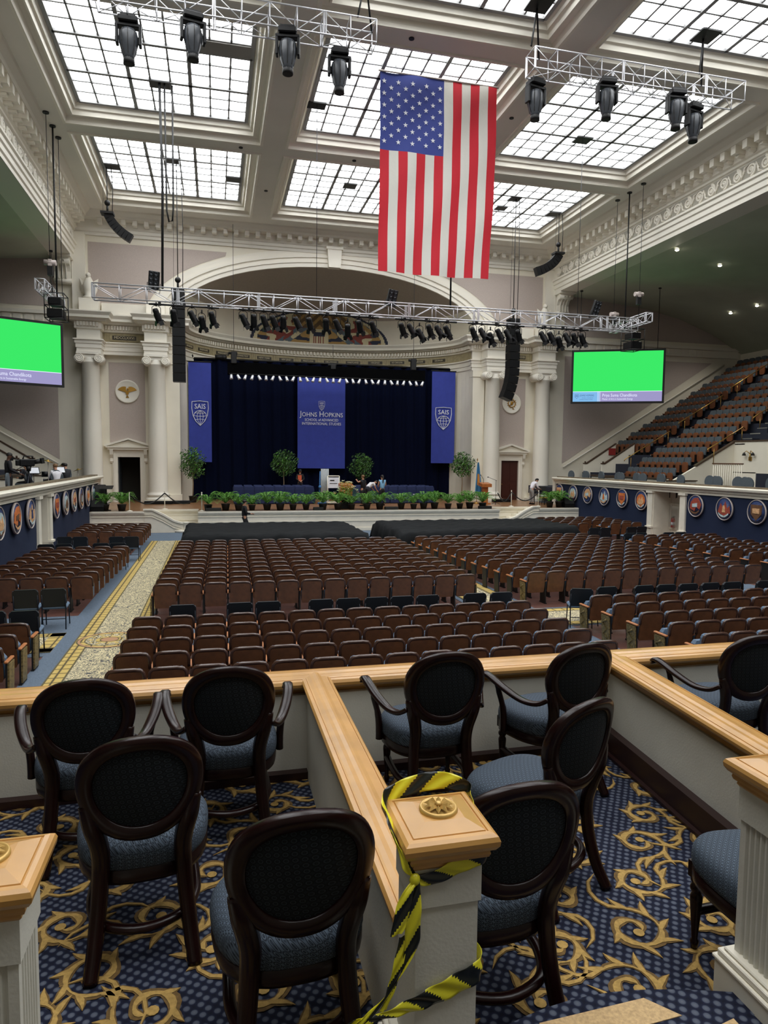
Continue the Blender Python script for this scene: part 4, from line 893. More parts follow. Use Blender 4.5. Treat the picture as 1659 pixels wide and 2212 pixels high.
# newel posts
def newel(name, label, x, y, fluted=True):
    t = thing(name, label, 'newel post', (x, y, ZF), 0, 'newel posts at the box entrance'); h = .092
    b = MB()
    def outline(h):
        pts = []
        for q in range(4):
            a = q*PI/2; N = 6
            loc = [(-h, -h)]
            if fluted:
                for k in range(N):
                    c = -h+.022+(2*h-.044)*(k+.5)/N; w = (2*h-.044)/N*.36; loc += [(c-w, -h), (c-w*.55, -h+.007), (c, -h+.01), (c+w*.55, -h+.007), (c+w, -h)]
            pts += [(u*math.cos(a)-v*math.sin(a), u*math.sin(a)+v*math.cos(a)) for u, v in loc]
        return pts
    b.prism(outline(h), .16, .82, 'z', 0); h2 = h+.007; b.box(-h2, h2, -h2, h2, .80, .92); b.box(-h2, h2, -h2, h2, 0, .2); b.build('shaft', M['old_white'], t)
    b = MB(); h3 = h+.045
    for z0, z1, g in ((0, .26, 0), (.26, .275, .006), (.275, .30, -.006), (.30, .312, -.02)): b.box(-h3-g, h3+g, -h3-g, h3+g, z0, z1, 0, .004)
    b.build('plinth', M['white_paint'], t)
    b = MB(); cs = [(.100, .885), (.106, .895), (.104, .905), (.114, .912), (.118, .925), (.116, .935), (.128, .945), (.137, .962), (.139, .98), (.134, .995), (.124, 1.003), (.112, 1.006), (.110, 1.001), (.107, 1.001), (.105, 1.006), (.06, 1.028), (.03, 1.03)]
    cs = [(r, 1.03-(1.03-z)*.80) for r, z in cs]
    vs = []; [vs.extend([(-r, -r, z), (r, -r, z), (r, r, z), (-r, r, z)]) for r, z in cs]
    b.add(vs, [(4*i+k, 4*i+(k+1) % 4, 4*i+4+(k+1) % 4, 4*i+4+k) for i in range(len(cs)-1) for k in range(4)]+[(3, 2, 1, 0), tuple(4*(len(cs)-1)+k for k in range(4))]); cp = b.build('cap', M['gold_rail'], t)
    b = MB(); b.lathe([(.001, 1.036), (.046, 1.034), (.049, 1.040), (.054, 1.040), (.057, 1.032), (.057, 1.018)], 30)
    for k in range(10):
        a = k*PI/5
        b.hull([(r*math.cos(a+d), r*math.sin(a+d), z) for r, d, z in ((.009, -.5, 1.038), (.009, .5, 1.038), (.03, -.25, 1.044), (.03, .25, 1.044), (.046, 0, 1.039), (.028, 0, 1.053), (.012, 0, 1.046))])
    b.ball((0, 0, 1.046), (.011, .011, .008)); b.build('rosette', mat('gilt_rosette_'+name, (206, 168, 96), .35, metal=.35), cp)
    return t
newel('newel_post', 'square newel post wrapped with yellow and black caution tape', .625, 1.835, False)
newel('newel_post', 'fluted newel post with a white plinth at the edge of the carpeted step', 1.88, 1.86)
newel('newel_post', 'newel post cut by the picture edge beside the empty carpet', -.575, 1.86)
# caution tape
TP = [mat('caution_yellow', (222, 214, 44), .3, spec=.6), mat('caution_black', (22, 26, 20), .28, spec=.6)]
for mm_ in TP:
    nb = mm_.node_tree.nodes['Principled BSDF']; nb.inputs['Transmission Weight'].default_value = 0.0
def smooth(P, n):
    out = []
    for i in range(len(P)-1):
        p0, p1, p2, p3 = (Vector(P[max(i-1, 0)]), Vector(P[i]), Vector(P[i+1]), Vector(P[min(i+2, len(P)-1)]))
        for k in range(n):
            t = k/n; out.append(.5*((2*p1)+(p2-p0)*t+(2*p0-5*p1+4*p2-p3)*t*t+(3*p1-p0-3*p2+p3)*t**3))
    return out+[Vector(P[-1])]
def tape(b, P, W, dirs, phase=0.0):
    """ribbon through P with half widths W along the directions dirs"""
    Q = smooth(P, 18); D = smooth(dirs, 18); w = smooth([(x, 0, 0) for x in W], 18); n = len(Q); L = [0.0]
    for i in range(1, n): L.append(L[-1]+(Q[i]-Q[i-1]).length)
    NV = 9; o = len(b.v); vs = []
    for i in range(n):
        d = D[i].normalized()
        for j in range(NV+1):
            s = j/NV*2-1; wob = .003*math.sin(L[i]*80+j*.9); tn = (Q[min(i+1, n-1)]-Q[max(i-1, 0)]).normalized(); nn = tn.cross(d); vs.append(Q[i]+d*s*w[i].x+nn*wob)
    b.add(vs, [])
    for i in range(n-1):
        for j in range(NV):
            b.f.append((o+i*(NV+1)+j, o+i*(NV+1)+j+1, o+(i+1)*(NV+1)+j+1, o+(i+1)*(NV+1)+j)); b.mi.append(0 if ((L[i]+phase+j*.0075) % .15) < .084 else 1); b.sm.append(True)
b = MB(); U = (0, 0, 1)
tape(b, [(.518, 1.722, 2.573), (.56, 1.724, 2.562), (.62, 1.725, 2.578), (.69, 1.725, 2.60), (.735, 1.735, 2.612), (.74, 1.83, 2.64), (.765, 1.93, 2.665), (.772, 1.985, 2.675), (.70, 2.0, 2.70), (.62, 2.0, 2.70), (.54, 1.985, 2.69), (.487, 1.93, 2.69), (.482, 1.85, 2.68), (.480, 1.77, 2.655), (.492, 1.72, 2.62), (.52, 1.722, 2.582)],
     [.010, .019, .024, .024, .024, .024, .022, .024, .026, .028, .026, .026, .026, .024, .018, .008], [(.1, 0, 1)]*4+[(0, .1, 1)]*4+[(0, .3, 1)]*3+[(-.3, 0, .9), (-.5, 0, .8), (-.4, .1, .9), (.2, .2, .9), (.3, 0, .9)], .03)
tape(b, [(.518, 1.716, 2.57), (.497, 1.70, 2.55), (.482, 1.695, 2.51), (.470, 1.69, 2.46), (.462, 1.69, 2.44)], [.008, .018, .022, .021, .016], [(1, 0, .2)]*5, .0)
tape(b, [(.524, 1.714, 2.57), (.516, 1.705, 2.52), (.512, 1.70, 2.45), (.508, 1.70, 2.39), (.485, 1.695, 2.33), (.44, 1.69, 2.27), (.385, 1.685, 2.225), (.33, 1.68, 2.19), (.24, 1.67, 2.14)], [.008, .020, .022, .020, .014, .014, .016, .014, .012], [(1, 0, .1)]*4+[(.7, 0, .7), (.4, 0, .9), (.3, 0, 1), (.3, 0, 1), (.3, 0, 1)], .05)
tape(b, [(.49, 1.71, 2.42), (.477, 1.70, 2.37), (.462, 1.70, 2.31), (.448, 1.70, 2.265), (.43, 1.70, 2.22)], [.014, .015, .014, .012, .01], [(1, 0, .2)]*5, .1)
tape(b, [(.38, 1.705, 2.195), (.45, 1.715, 2.195), (.55, 1.728, 2.205), (.62, 1.732, 2.222), (.69, 1.734, 2.246), (.735, 1.75, 2.26), (.735, 1.85, 2.275), (.735, 1.95, 2.28)], [.007, .013, .026, .032, .034, .034, .032, .03], [U]*8, .06)
tape(b, [(.38, 1.705, 2.195), (.35, 1.70, 2.192), (.315, 1.70, 2.18)], [.008, .02, .014], [U]*3, .0)
k0 = len(b.f); b.ball((.52, 1.715, 2.573), (.016, .012, .018), 0, 8, 6); b.ball((.378, 1.70, 2.195), (.014, .012, .016), 0, 8, 6)
tag(b.build('caution_tape', TP, solid=.0006), 'yellow and black striped caution tape tied round the middle newel post', 'caution tape')

# ---------------------------------------------------------------- balloon-back chairs
def oval(t, k=1.0):
    c, s = math.cos(t), math.sin(t); e = .90
    return (.238*k*math.copysign(abs(c)**e, c)*(1+.085*s), .762+.222*k*math.copysign(abs(s)**.95, s))
def backy(x, z): return -.215-.17*(z-.5)-.05*(1-(x/.24)**2)
def tang_ring(b, k0, k1, y0, y1, n=56):
    """moulded oval frame between two scale factors"""
    prof = [(k1, y0*.55), (k1-.012, y0), ((k0+k1)/2+.02, y0*1.22), (k0+.02, y0*.9), (k0, y0*.4), (k0, y1*.6), (k0+.03, y1), (k1-.03, y1), (k1, y1*.5)]
    vs = []
    for i in range(n):
        t = 2*PI*i/n
        for k, dy in prof: x, z = oval(t, k); vs.append((x, backy(x, z)+dy, z))
    m_ = len(prof); b.add(vs, [(i*m_+j, i*m_+(j+1) % m_, ((i+1) % n)*m_+(j+1) % m_, ((i+1) % n)*m_+j) for i in range(n) for j in range(m_)], 0, True)
def seat_out(a, k=1.0, g=0.0):
    e = 2/2.7; c, s = math.cos(a), math.sin(a); x = math.copysign(abs(c)**e, c); y = math.copysign(abs(s)**e, s)
    return ((.268*k+g)*x*(1+.10*y), .03+(.245*k+g)*y)
def seat_loft(b, prof, n=44):
    vs = []
    for k, z in prof:
        for i in range(n): x, y = seat_out(2*PI*i/n, k); vs.append((x, y, z))
    m_ = len(prof); b.add(vs, [(j*n+i, j*n+(i+1) % n, (j+1)*n+(i+1) % n, (j+1)*n+i) for j in range(m_-1) for i in range(n)], 0, True); o = len(b.v)-m_*n
    b.f.append(tuple(o+(m_-1)*n+i for i in range(n))); b.mi.append(0); b.sm.append(True)
CH = {}
b = MB(); tang_ring(b, .73, 1.0, -.02, .02); CH['back_frame'] = b.mesh('back_frame', M['mahog'])
b = MB()
for side, bulge in ((-1, .012), (1, .028)):
    b.grid(lambda u, v, side=side, bulge=bulge: (lambda x, z: (x, backy(x, z)+side*(.006+bulge*(1-v**2.2)), z))(*oval(2*PI*u, .755*v)), 48, 8)
CH['back_pad'] = b.mesh('back_pad', M['chair_fab_back'])
b = MB(); seat_loft(b, [(.95, .375), (1.0, .385), (1.012, .40), (1.015, .425), (1.0, .452), (.95, .474), (.84, .490), (.6, .503), (.3, .508)]); CH['seat_cushion'] = b.mesh('seat_cushion', M['chair_fab'])
b = MB(); seat_loft(b, [(.94, .315), (.99, .32), (1.0, .335), (1.0, .378), (.97, .384)]); CH['seat_rail'] = b.mesh('seat_rail', M['mahog'])
for s, nm in ((-1, 'l'), (1, 'r')):
    b = MB(); pth = smooth([(s*.205, backy(.2, .70), .70), (s*.178, -.262, .60), (s*.158, -.238, .50), (s*.158, -.215, .40), (s*.168, -.222, .26), (s*.183, -.26, .11), (s*.197, -.318, .0)], 5)
    b.tube(pth, [.040-.011*(i/(len(pth)-1)) if i > 4 else .026+.003*i for i in range(len(pth))], 8, flat=.8); CH['rear'+nm] = b.mesh('leg', M['mahog'])
    b = MB(); x, y = s*.205, .205
    b.hull([(x+dx*.026, y+dy*.026, z) for dx in (-1, 1) for dy in (-1, 1) for z in (.315, .385)])
    b.lathe([(.024, .32), (.026, .30), (.019, .29), (.027, .275), (.026, .262), (.018, .25), (.025, .235), (.0255, .22), (.012, .045), (.017, .04), (.018, .032), (.012, .0)], 12, 0, (x, y, 0)); CH['front'+nm] = b.mesh('leg', M['mahog'])
    b = MB(); pa = smooth([(s*.215, -.262, .645), (s*.25, -.20, .605), (s*.285, -.10, .60), (s*.325, .02, .64), (s*.348, .13, .680), (s*.352, .20, .690), (s*.352, .228, .675), (s*.35, .22, .658)], 5)
    vs = []
    for i, p in enumerate(pa):
        q = (pa[min(i+1, len(pa)-1)]-pa[max(i-1, 0)]).normalized(); sd = Vector((q.y, -q.x, 0)).normalized()*(.019+.010*min(1, i/14)); upv = sd.cross(q).normalized()*.013
        if upv.z < 0: upv = -upv
        vs += [p+sd-upv*.6, p+sd+upv*.4, p+sd*.6+upv, p-sd*.6+upv, p-sd+upv*.4, p-sd-upv*.6, p-sd*.6-upv, p+sd*.6-upv]
    n = len(pa); b.add(vs, [(i*8+j, i*8+(j+1) % 8, i*8+8+(j+1) % 8, i*8+8+j) for i in range(n-1) for j in range(8)]+[tuple(reversed(range(8))), tuple((n-1)*8+j for j in range(8))], 0, True)
    CH['arm'+nm] = b.mesh('armrest', M['mahog'])
    b = MB(); b.tube(smooth([(s*.34, .10, .668), (s*.325, .085, .60), (s*.30, .075, .50), (s*.292, .075, .40), (s*.292, .075, .345)], 4), [.015]*4+[.018]*4+[.021]*4+[.022]*5, 8); CH['armpost'+nm] = b.mesh('arm_support', M['mahog'])
b = MB(); b.tube(smooth([(-.203, .205, .17), (-.212, .08, .165), (-.208, -.08, .16), (-.15, -.20, .155), (0, -.25, .15), (.15, -.20, .155), (.208, -.08, .16), (.212, .08, .165), (.203, .205, .17)], 5), .0185, 8, flat=1.2); CH['stretcher'] = b.mesh('stretcher', M['mahog'])
def chair(label, x, y, r, arms):
    t = thing('balloon_back_armchair' if arms else 'balloon_back_chair', label, 'chair', (x, y, ZF), r, 'oval backed chairs in the viewing boxes')
    def put(nm, key, par):
        o = bpy.data.objects.new(nm, CH[key]); C.objects.link(o); o.parent = par; return o
    fr = put('back_frame', 'back_frame', t); put('back_pad', 'back_pad', t); put('seat_cushion', 'seat_cushion', t); put('seat_rail', 'seat_rail', t)
    for k in ('rearl', 'rearr', 'frontl', 'frontr'): put('leg', k, t)
    put('stretcher', 'stretcher', t)
    if arms:
        for s in 'lr': a = put('armrest', 'arm'+s, t); put('arm_support', 'armpost'+s, a)
chair('oval backed armchair at the front rail, left of the two in the nearer left box', -.66, 3.80, .09, True)
chair('oval backed armchair at the front rail, just left of the middle partition', .06, 3.86, .0, True)
chair('armless oval backed chair in the second row, farthest from the caution tape', -.315, 3.03, .07, False)
chair('armless oval backed chair nearest the viewer, left of the taped newel post', .245, 2.34, .03, False)
chair('oval backed armchair at the front rail, just right of the middle partition', 1.25, 3.88, .02, True)
chair('oval backed armchair at the front rail against the sloping partition, turned leftwards', 2.05, 3.88, .2, True)
chair('armless oval backed chair turned leftwards, in front of the armchair by the sloping partition', 1.50, 3.0, .42, False)
chair('armless oval backed chair half hidden behind the taped newel post', .985, 2.36, .04, False)
chair('oval backed armchair beyond the sloping partition at the picture edge', 3.29, 3.84, .0, True)
chair('oval backed chair mostly hidden behind the fluted newel post, one turned leg showing', 2.15, 2.14, PI/2, False)
# ---------------------------------------------------------------- rigging in the air
def truss_mesh(L, hw, hh, bay, rc=.025, rd=.014):
    """box truss along +x from 0 to L, section hw (y) by hh (z), its base at z=0"""
    ch = MB(); br = MB(); n = max(2, int(round(L/bay))); d = L/n
    for y in (0, hw):
        for z in (0, hh): ch.cyl((0, y, z), (L, y, z), rc, n=6)
    for k in range(n+1):
        x = k*d
        for y in (0, hw): br.cyl((x, y, 0), (x, y, hh), rd*1.2, n=5)
        for z in (0, hh): br.cyl((x, 0, z), (x, hw, z), rd, n=5)
        if k < n:
            a, c = (0, hh) if k % 2 else (hh, 0)
            for y in (0, hw): br.cyl((x, y, a), (x+d, y, c), rd, n=5)
            br.cyl((x, 0 if k % 2 else hw, 0), (x+d, hw if k % 2 else 0, 0), rd*.8, n=5)
    j = MB()
    k = 0.0
    while k <= L+.01:
        for s in (-.03, .03):
            for y in (0, hw): j.cyl((min(max(k+s, 0), L), y, 0), (min(max(k+s, 0), L), y, hh), rc*.9, n=5)
        k += 3.05
    return ch, br, j
def truss(name, label, loc, rotz, L, hw, hh, bay=.76):
    t = thing(name, label, 'truss', loc, rotz); a, c, j = truss_mesh(L, hw, hh, bay)
    a.add(j.v, j.f); a.build('chords', M['alu'], t); c.build('lattice', M['alu'], t); return t
truss('lighting_truss', 'long silver box truss hung level across the stage front', (-4.38, 27.75, 9.57), 0, 22.9, .5, .53, .95)
truss('lighting_truss', 'silver truss with moving lights overhead, left of the flag', (-2.97, 20.25, 15.70), 0, 7.6, .62, .62, .76)
truss('lighting_truss', 'silver truss with moving lights overhead, right of the flag', (9.6, 20.25, 15.70), 0, 7.6, .62, .62, .76)
truss('side_truss', 'short silver truss above the left hand screen', (-6.45, 29.9, 10.2), PI/2, 3.8, .34, .42, .6)
truss('side_truss', 'short silver truss above the right hand screen', (20.6, 29.7, 10.45), PI/2, 3.2, .34, .42, .6)
def cable(name, label, pts, r=.012, m='black', cat='cable', group=None):
    b = MB(); b.tube(pts, r, 5); return tag(b.build(name, M[m]), label, cat, group)
# dark rigging hatches set in the skylights
for i, (x, y, w, h) in enumerate(((-1.89, 28.1, .75, .5), (4.02, 28.09, .72, .5), (-4.67, 36.34, .7, .62), (-1.84, 34.93, .62, .5), (1.03, 36.38, .7, .62), (6.82, 35.65, .66, .6), (9.75, 20.35, .72, .72), (15.71, 20.39, .72, .7), (15.63, 28.03, .72, .6), (15.66, 35.04, .62, .55), (15.49, 36.49, .62, .55), (18.71, 36.58, .7, .6))):
    o = MB().box(-w/2, w/2, -h/2, h/2, 0, .05).build('rigging_hatch', M['black2'], None, (x, y, 17.58))
    tag(o, ['dark hatch in the skylight above the left end of the main truss', 'dark hatch at the edge of the skylight left of the flag top', 'dark hatch above the curved speaker array at the left', 'dark hatch above the tall speaker column at the left', 'dark hatch at the right edge of the farthest left skylight', 'dark hatch in the farthest middle skylight', 'dark hatch above the left end of the right moving light truss', 'dark hatch above the right end of the right moving light truss', 'dark hatch in the right skylight above the main truss', 'dark hatch right of the flag, nearer of two side by side', 'dark hatch right of the flag, farther of two side by side', 'dark hatch above the curved speaker array at the right'][i], 'hatch', 'rigging hatches in the skylights')
o = MB().box(-.93, .93, -.34, .34, 0, .04).build('skylight_panel', mat('grey_blanking_panel', (150, 148, 144), .7), None, (.42, 25.2, 17.6)); tag(o, 'grey blanking panel over three panes of the nearest left skylight', 'panel')
# hoist lines
for i, (x, y, z0, z1, lb) in enumerate(((-1.9, 28.0, 10.1, 17.58, 'thick black cable bundle from the left skylight to the main truss'), (-1.72, 28.0, 12.6, 17.58, 'black cable loop hanging beside the thick bundle at the left'), (4.02, 28.0, 10.1, 17.58, 'thin steel line from skylight to main truss left of the flag'), (9.7, 28.0, 10.1, 13.0, 'short black hoist chain under the flag down to the main truss'), (15.63, 28.0, 10.1, 17.58, 'thin steel line from skylight to main truss right of the flag'))):
    if i == 1: cable('cable_loop', lb, [(x, y, z1), (x+.02, y, z0+.4), (x+.1, y, z0), (x+.22, y, z0+.05), (x+.26, y, z0+.5), (x+.28, y, z1)], .035)
    else: cable('hoist_line', lb, [(x, y, z1), (x+(.06 if i == 0 else 0), y, (z0+z1)/2), (x, y, z0)], (.05, 0, .011, .04, .011)[i], 'black' if i in (0, 3) else 'steel_dark')
for i, (x, y, z) in enumerate(((-3.0+.25, 20.5, 0), (4.35, 20.5, 0), (9.75, 20.5, 0), (15.7, 20.5, 0))):
    cable('truss_sling', ['black sling at the left end of the left moving light truss', 'black sling at the right end of the left moving light truss', 'black sling at the left end of the right moving light truss', 'black forked sling near the right end of the right moving light truss'][i], [(x-.28, 20.25, 16.3), (x, y, 17.58), (x+.28, 20.87, 16.3)], .03)
for side, X in ((-1, -6.3), (1, 20.2)):
    nm = 'left' if side < 0 else 'right'
    for i, y in enumerate((30.25, 31.4, 32.45)):
        zt = 10.55 if i != 1 else 10.4
        t = thing('ceiling_drop', '%s drop of three from the ceiling to the %s side truss' % (('nearest', 'middle thick black', 'farthest')[i], nm), 'cable', (X, y, zt))
        MB().cyl((0, 0, 0), (0, 0, 17.05-zt), .035 if i == 1 else .012, n=6).build('line', M['black'] if i == 1 else M['steel_dark'], t)
        MB().cyl((0, 0, 17.03-zt), (0, 0, 17.08-zt), .12, n=12).build('ceiling_plate', M['black'], t)
# moving head lights
def moving_head():
    t = thing('moving_head_light', '', 'stage light')
    b = MB(); b.box(-.26, .26, -.2, .2, -.16, .0, 0, .03); b.box(-.2, .2, -.14, .14, 0, .06); b.build('base', M['black2'], t)
    b = MB()
    for s in (-1, 1): b.box(s*.30-.04, s*.30+.04, -.11, .11, -.72, -.2, 0, .02)
    b.box(-.34, .34, -.11, .11, -.26, -.16, 0, .02); b.build('yoke', M['black2'], t)
    b = MB(); b.lathe([(.1, -.30), (.19, -.32), (.235, -.42), (.245, -.62), (.21, -.82), (.15, -1.0), (.13, -1.12), (.11, -1.12)], 16); b.build('head', M['grey_lens'], t)
    b = MB()
    for k in range(8): a = k*PI/4; b.tube([(.2*math.cos(a), .2*math.sin(a), -.33), (.25*math.cos(a), .25*math.sin(a), -.5), (.245*math.cos(a), .245*math.sin(a), -.66), (.16*math.cos(a), .16*math.sin(a), -.98)], .014, 4)
    b.build('cooling_ribs', M['black'], t)
    MB().lathe([(.135, -1.02), (.15, -1.12), (.15, -1.2), (.12, -1.2)], 14).build('lens_ring', M['black'], t); return t
mh = moving_head(); f0 = True
for i, (x, y) in enumerate(((-2.2, 20.87), (-.48, 20.25), (2.08, 20.25), (3.66, 20.87), (9.95, 20.87), (12.09, 20.25), (14.61, 20.25), (15.75, 20.87))):
    lb = 'grey and black moving head light, %s from the left on the %s overhead truss' % (ORD[i % 4], 'left' if i < 4 else 'right')
    if f0: mh.location = (x, y, 15.66); mh['label'] = lb; mh['group'] = 'moving head lights on the overhead trusses'; f0 = False
    else: dup(mh, (x, y, 15.66), .2*math.sin(i*2), lb)
# profile spots under the main truss
def par_can():
    t = thing('spotlight', '', 'stage light')
    b = MB(); b.T = Matrix.Rotation(-.45, 4, 'Y') @ Matrix.Rotation(.35, 4, 'X'); b.lathe([(.001, .17), (.09, .16), (.115, .08), (.115, -.02), (.13, -.05), (.125, -.28), (.145, -.33), (.13, -.33), (.1, -.2)], 12)
    for k in range(4): a = k*PI/2; c, s = math.cos(a), math.sin(a); b.hull([(c*.13-s*w, s*.13+c*w, -.3) for w in (-.1, .1)]+[(c*.2-s*w, s*.2+c*w, -.45) for w in (-.08, .08)]+[(c*.135-s*w, s*.135+c*w, -.3) for w in (-.1, .1)])
    b.build('lamp_body', M['black2'], t)
    b = MB(); b.tube([(-.16, 0, -.05), (-.16, 0, .2), (-.08, 0, .27), (.08, 0, .27), (.16, 0, .2), (.16, 0, -.05)], .014, 5); b.cyl((0, 0, .25), (0, 0, .4), .03, n=8); b.build('yoke', M['black'], t); return t
pc = par_can(); f0 = True
PX = [-2.13, -1.5, -.82, -.45, -.07, 1.12, 1.53, 1.92, 2.29, 2.69, 3.21, 3.73, 4.4, 4.84, 5.3, 5.78, 6.34, 7.58, 7.95, 8.35, 8.78, 9.16, 9.55, 10.73, 11.13, 11.53, 11.91, 12.3, 12.82, 13.96, 14.36, 14.76, 15.12, 15.5, 15.88]
for i, x in enumerate(PX):
    lb = 'black stage spotlight under the main truss, %s counting from the left' % (ORD[i] if i < 20 else 'twenty '+ORD[i-20] if i < 30 else 'thirty '+ORD[i-30])
    if i == 20: lb = 'black stage spotlight under the main truss, twentyfirst counting from the left'
    r = .5*math.sin(i*2.3)-(.5 if i > 16 else -.3); z = 9.18-(.18 if i in (3, 14, 19, 25, 31) else 0)
    if f0: pc.location = (x, 28.0, z); pc.rotation_euler = (0, 0, r); pc['label'] = lb; pc['group'] = 'spotlights under the main truss'; f0 = False
    else: dup(pc, (x, 28.0, z), r, lb)
for i, (x0, x1) in enumerate(((-2.4, .2), (.95, 3.6), (4.1, 6.6), (7.3, 10.0), (10.5, 13.1), (13.7, 16.2))):
    b = MB(); b.cyl((x0, 28.0, 9.5), (x1, 28.0, 9.5), .035, n=6)
    for f in (.15, .5, .85): b.box(x0+(x1-x0)*f-.05, x0+(x1-x0)*f+.05, 27.94, 28.06, 9.46, 9.6)
    tag(b.build('lamp_bar', M['black']), 'black lamp bar clamped beneath the main truss, %s from the left' % ORD[i], 'lamp bar', 'lamp bars under the main truss')
# eight-lamp blinders
def blinder(label, x, y, z, rx_, rz_):
    t = thing('blinder_light', label, 'stage light', (x, y, z), rz_, 'eight-lamp blinders'); t.rotation_euler = (rx_, .12, rz_)
    b = MB(); b.box(-.2, .2, 0, .14, -.33, .33, 0, .015); b.build('housing', M['black'], t)
    b = MB()
    for k in range(8): b.T = TR(-.09+.18*(k % 2), -.012, -.24+.16*(k//2)) @ Matrix.Rotation(PI/2, 4, 'X'); b.lathe([(.001, -.02), (.05, -.01), (.07, .01), (.075, .0)], 12)
    b.build('lamps', M['grey_lens'], t)
    b = MB(); b.tube([(-.24, .07, -.1), (-.24, .07, -.45), (.24, .07, -.45), (.24, .07, -.1)], .015, 5); b.build('bracket', M['black'], t)
blinder('eight-lamp blinder standing on the left end of the main truss', -2.22, 28.1, 10.42, .25, -.1)
blinder('eight-lamp blinder on the main truss right of the middle', 7.2, 28.1, 10.36, .3, .15)
blinder('eight-lamp blinder tilted on the right end of the main truss', 16.65, 28.1, 10.5, .3, .3)
for X, y, lb in ((-6.25, 31.0, 'black rigging frame with hoist under the left side truss'), (20.35, 30.9, 'black rigging frame with hoist under the right side truss')):
    t = thing('projector_frame', lb, 'projector', (X, y, 9.25)); b = MB()
    for x in (-.36, .36):
        for yy in (-.45, .45): b.cyl((x, yy, 0), (x, yy, 1.0), .02, n=5)
    for z in (0, .5, 1.0):
        for s in (-1, 1): b.cyl((-.36, s*.45, z), (.36, s*.45, z), .02, n=5); b.cyl((s*.36, -.45, z), (s*.36, .45, z), .02, n=5)
    for yy in (-.45, .45): b.cyl((-.05, yy, 1.0), (-.05, yy, 1.3), .025, n=5)
    b.build('cage', M['black'], t); b = MB(); b.box(-.3, .3, -.38, .38, .04, .4, 0, .03); b.build('projector_body', M['black2'], t); b = MB(); b.box(-.26, .26, -.34, .34, .54, .86, 0, .04); b.build('upper_projector', M['black2'], t); MB().cyl((0, -.1, .2), (0, .55, .2), .09, n=10).build('lens', M['grey_lens'], t)
for X, y, z, lb in ((-6.3, 30.3, 11.35, 'chain hoist above the left side truss'), (20.2, 30.3, 11.85, 'nearer chain hoist above the right side truss'), (20.2, 32.4, 11.3, 'farther chain hoist above the right side truss')):
    t = thing('chain_hoist', lb, 'hoist', (X, y, z)); b = MB(); b.cyl((-.22, 0, 0), (.22, 0, 0), .11, n=10); b.box(-.08, .08, -.1, .1, -.15, .12, 0, .02); b.build('motor', M['silver'], t); MB().hull([(x, yy, zz) for x in (-.1, .1) for yy in (-.08, .08) for zz in (-.5, -.12)]).build('chain_bag', M['black'], t)
# line array columns
def array(name, label, pts, w, dpt, hang):
    """cabinets strung along pts [(x,y,z)] seen edge on; each cabinet is a part"""
    t = thing(name, label, 'speaker', pts[0])
    P0 = Vector(pts[0])
    for i in range(len(pts)-1):
        a, c = Vector(pts[i])-P0, Vector(pts[i+1])-P0; d = (c-a); L = d.length; d.normalize(); f = Vector((hang, 0, 0)); f = (f-d*f.dot(d)); f.normalize(); s = d.cross(f)
        b = MB(); g = L*.04; b.hull([a+d*q+f*ff*dpt*(1 if ff > 0 else .9)+s*ss*w for q, sh in ((g, 1), (L-g, 1)) for ff in (-.5, .5) for ss in (-.5, .5)])
        o = b.build('cabinet', M['black2'], t)
    b = MB(); a = Vector((0, 0, 0)); b.box(-.3, .3, -.25, .25, 0, .1); b.cyl((0, 0, .1), (0, 0, .5), .05); b.ball((0, 0, .55), .14); b.build('flying_frame', M['black'], t); return t
array('line_array', 'tall straight black speaker column hanging left of the stage curtain', [(-1.66, 35, 11.6-.43*k) for k in range(11)], .5, .62, 1)
array('line_array', 'tall black speaker column with a curved foot right of the stage', [(15.72-.02*max(0, k-6)**2*1.2, 35, 11.2-.42*k) for k in range(11)], .62, .6, 1)
array('curved_array', 'small curved black speaker array near the ceiling at the left', [(-4.95+.075*k+.0075*k*k, 36.4, 15.35-.17*k+.0045*k*k) for k in range(9)], .34, .42, 1)
array('curved_array', 'small curved black speaker array near the ceiling at the right', [(19.0-.075*k-.012*k*k, 36.4, 15.35-.18*k+.006*k*k) for k in range(9)], .36, .5, 1)
for x, y, z0, lb in ((-1.66, 35, 11.65, 'black cable pair above the tall left speaker column'), (15.72, 35, 11.25, 'black cable pair above the tall right speaker column'), (-4.95, 36.4, 15.5, 'thin cable above the left curved array'), (19.0, 36.4, 15.5, 'thin cable above the right curved array')):
    b = MB(); b.cyl((x, y, z0), (x, y, 17.58), .022, n=5); b.tube([(x+.22, y, z0), (x+.26, y, (z0+17.5)/2), (x+.2, y, 17.58)], .018, 5); b.tube([(x-.2, y, z0), (x-.14, y, 17.58)], .009, 4); tag(b.build('hoist_line', M['black']), lb, 'cable')
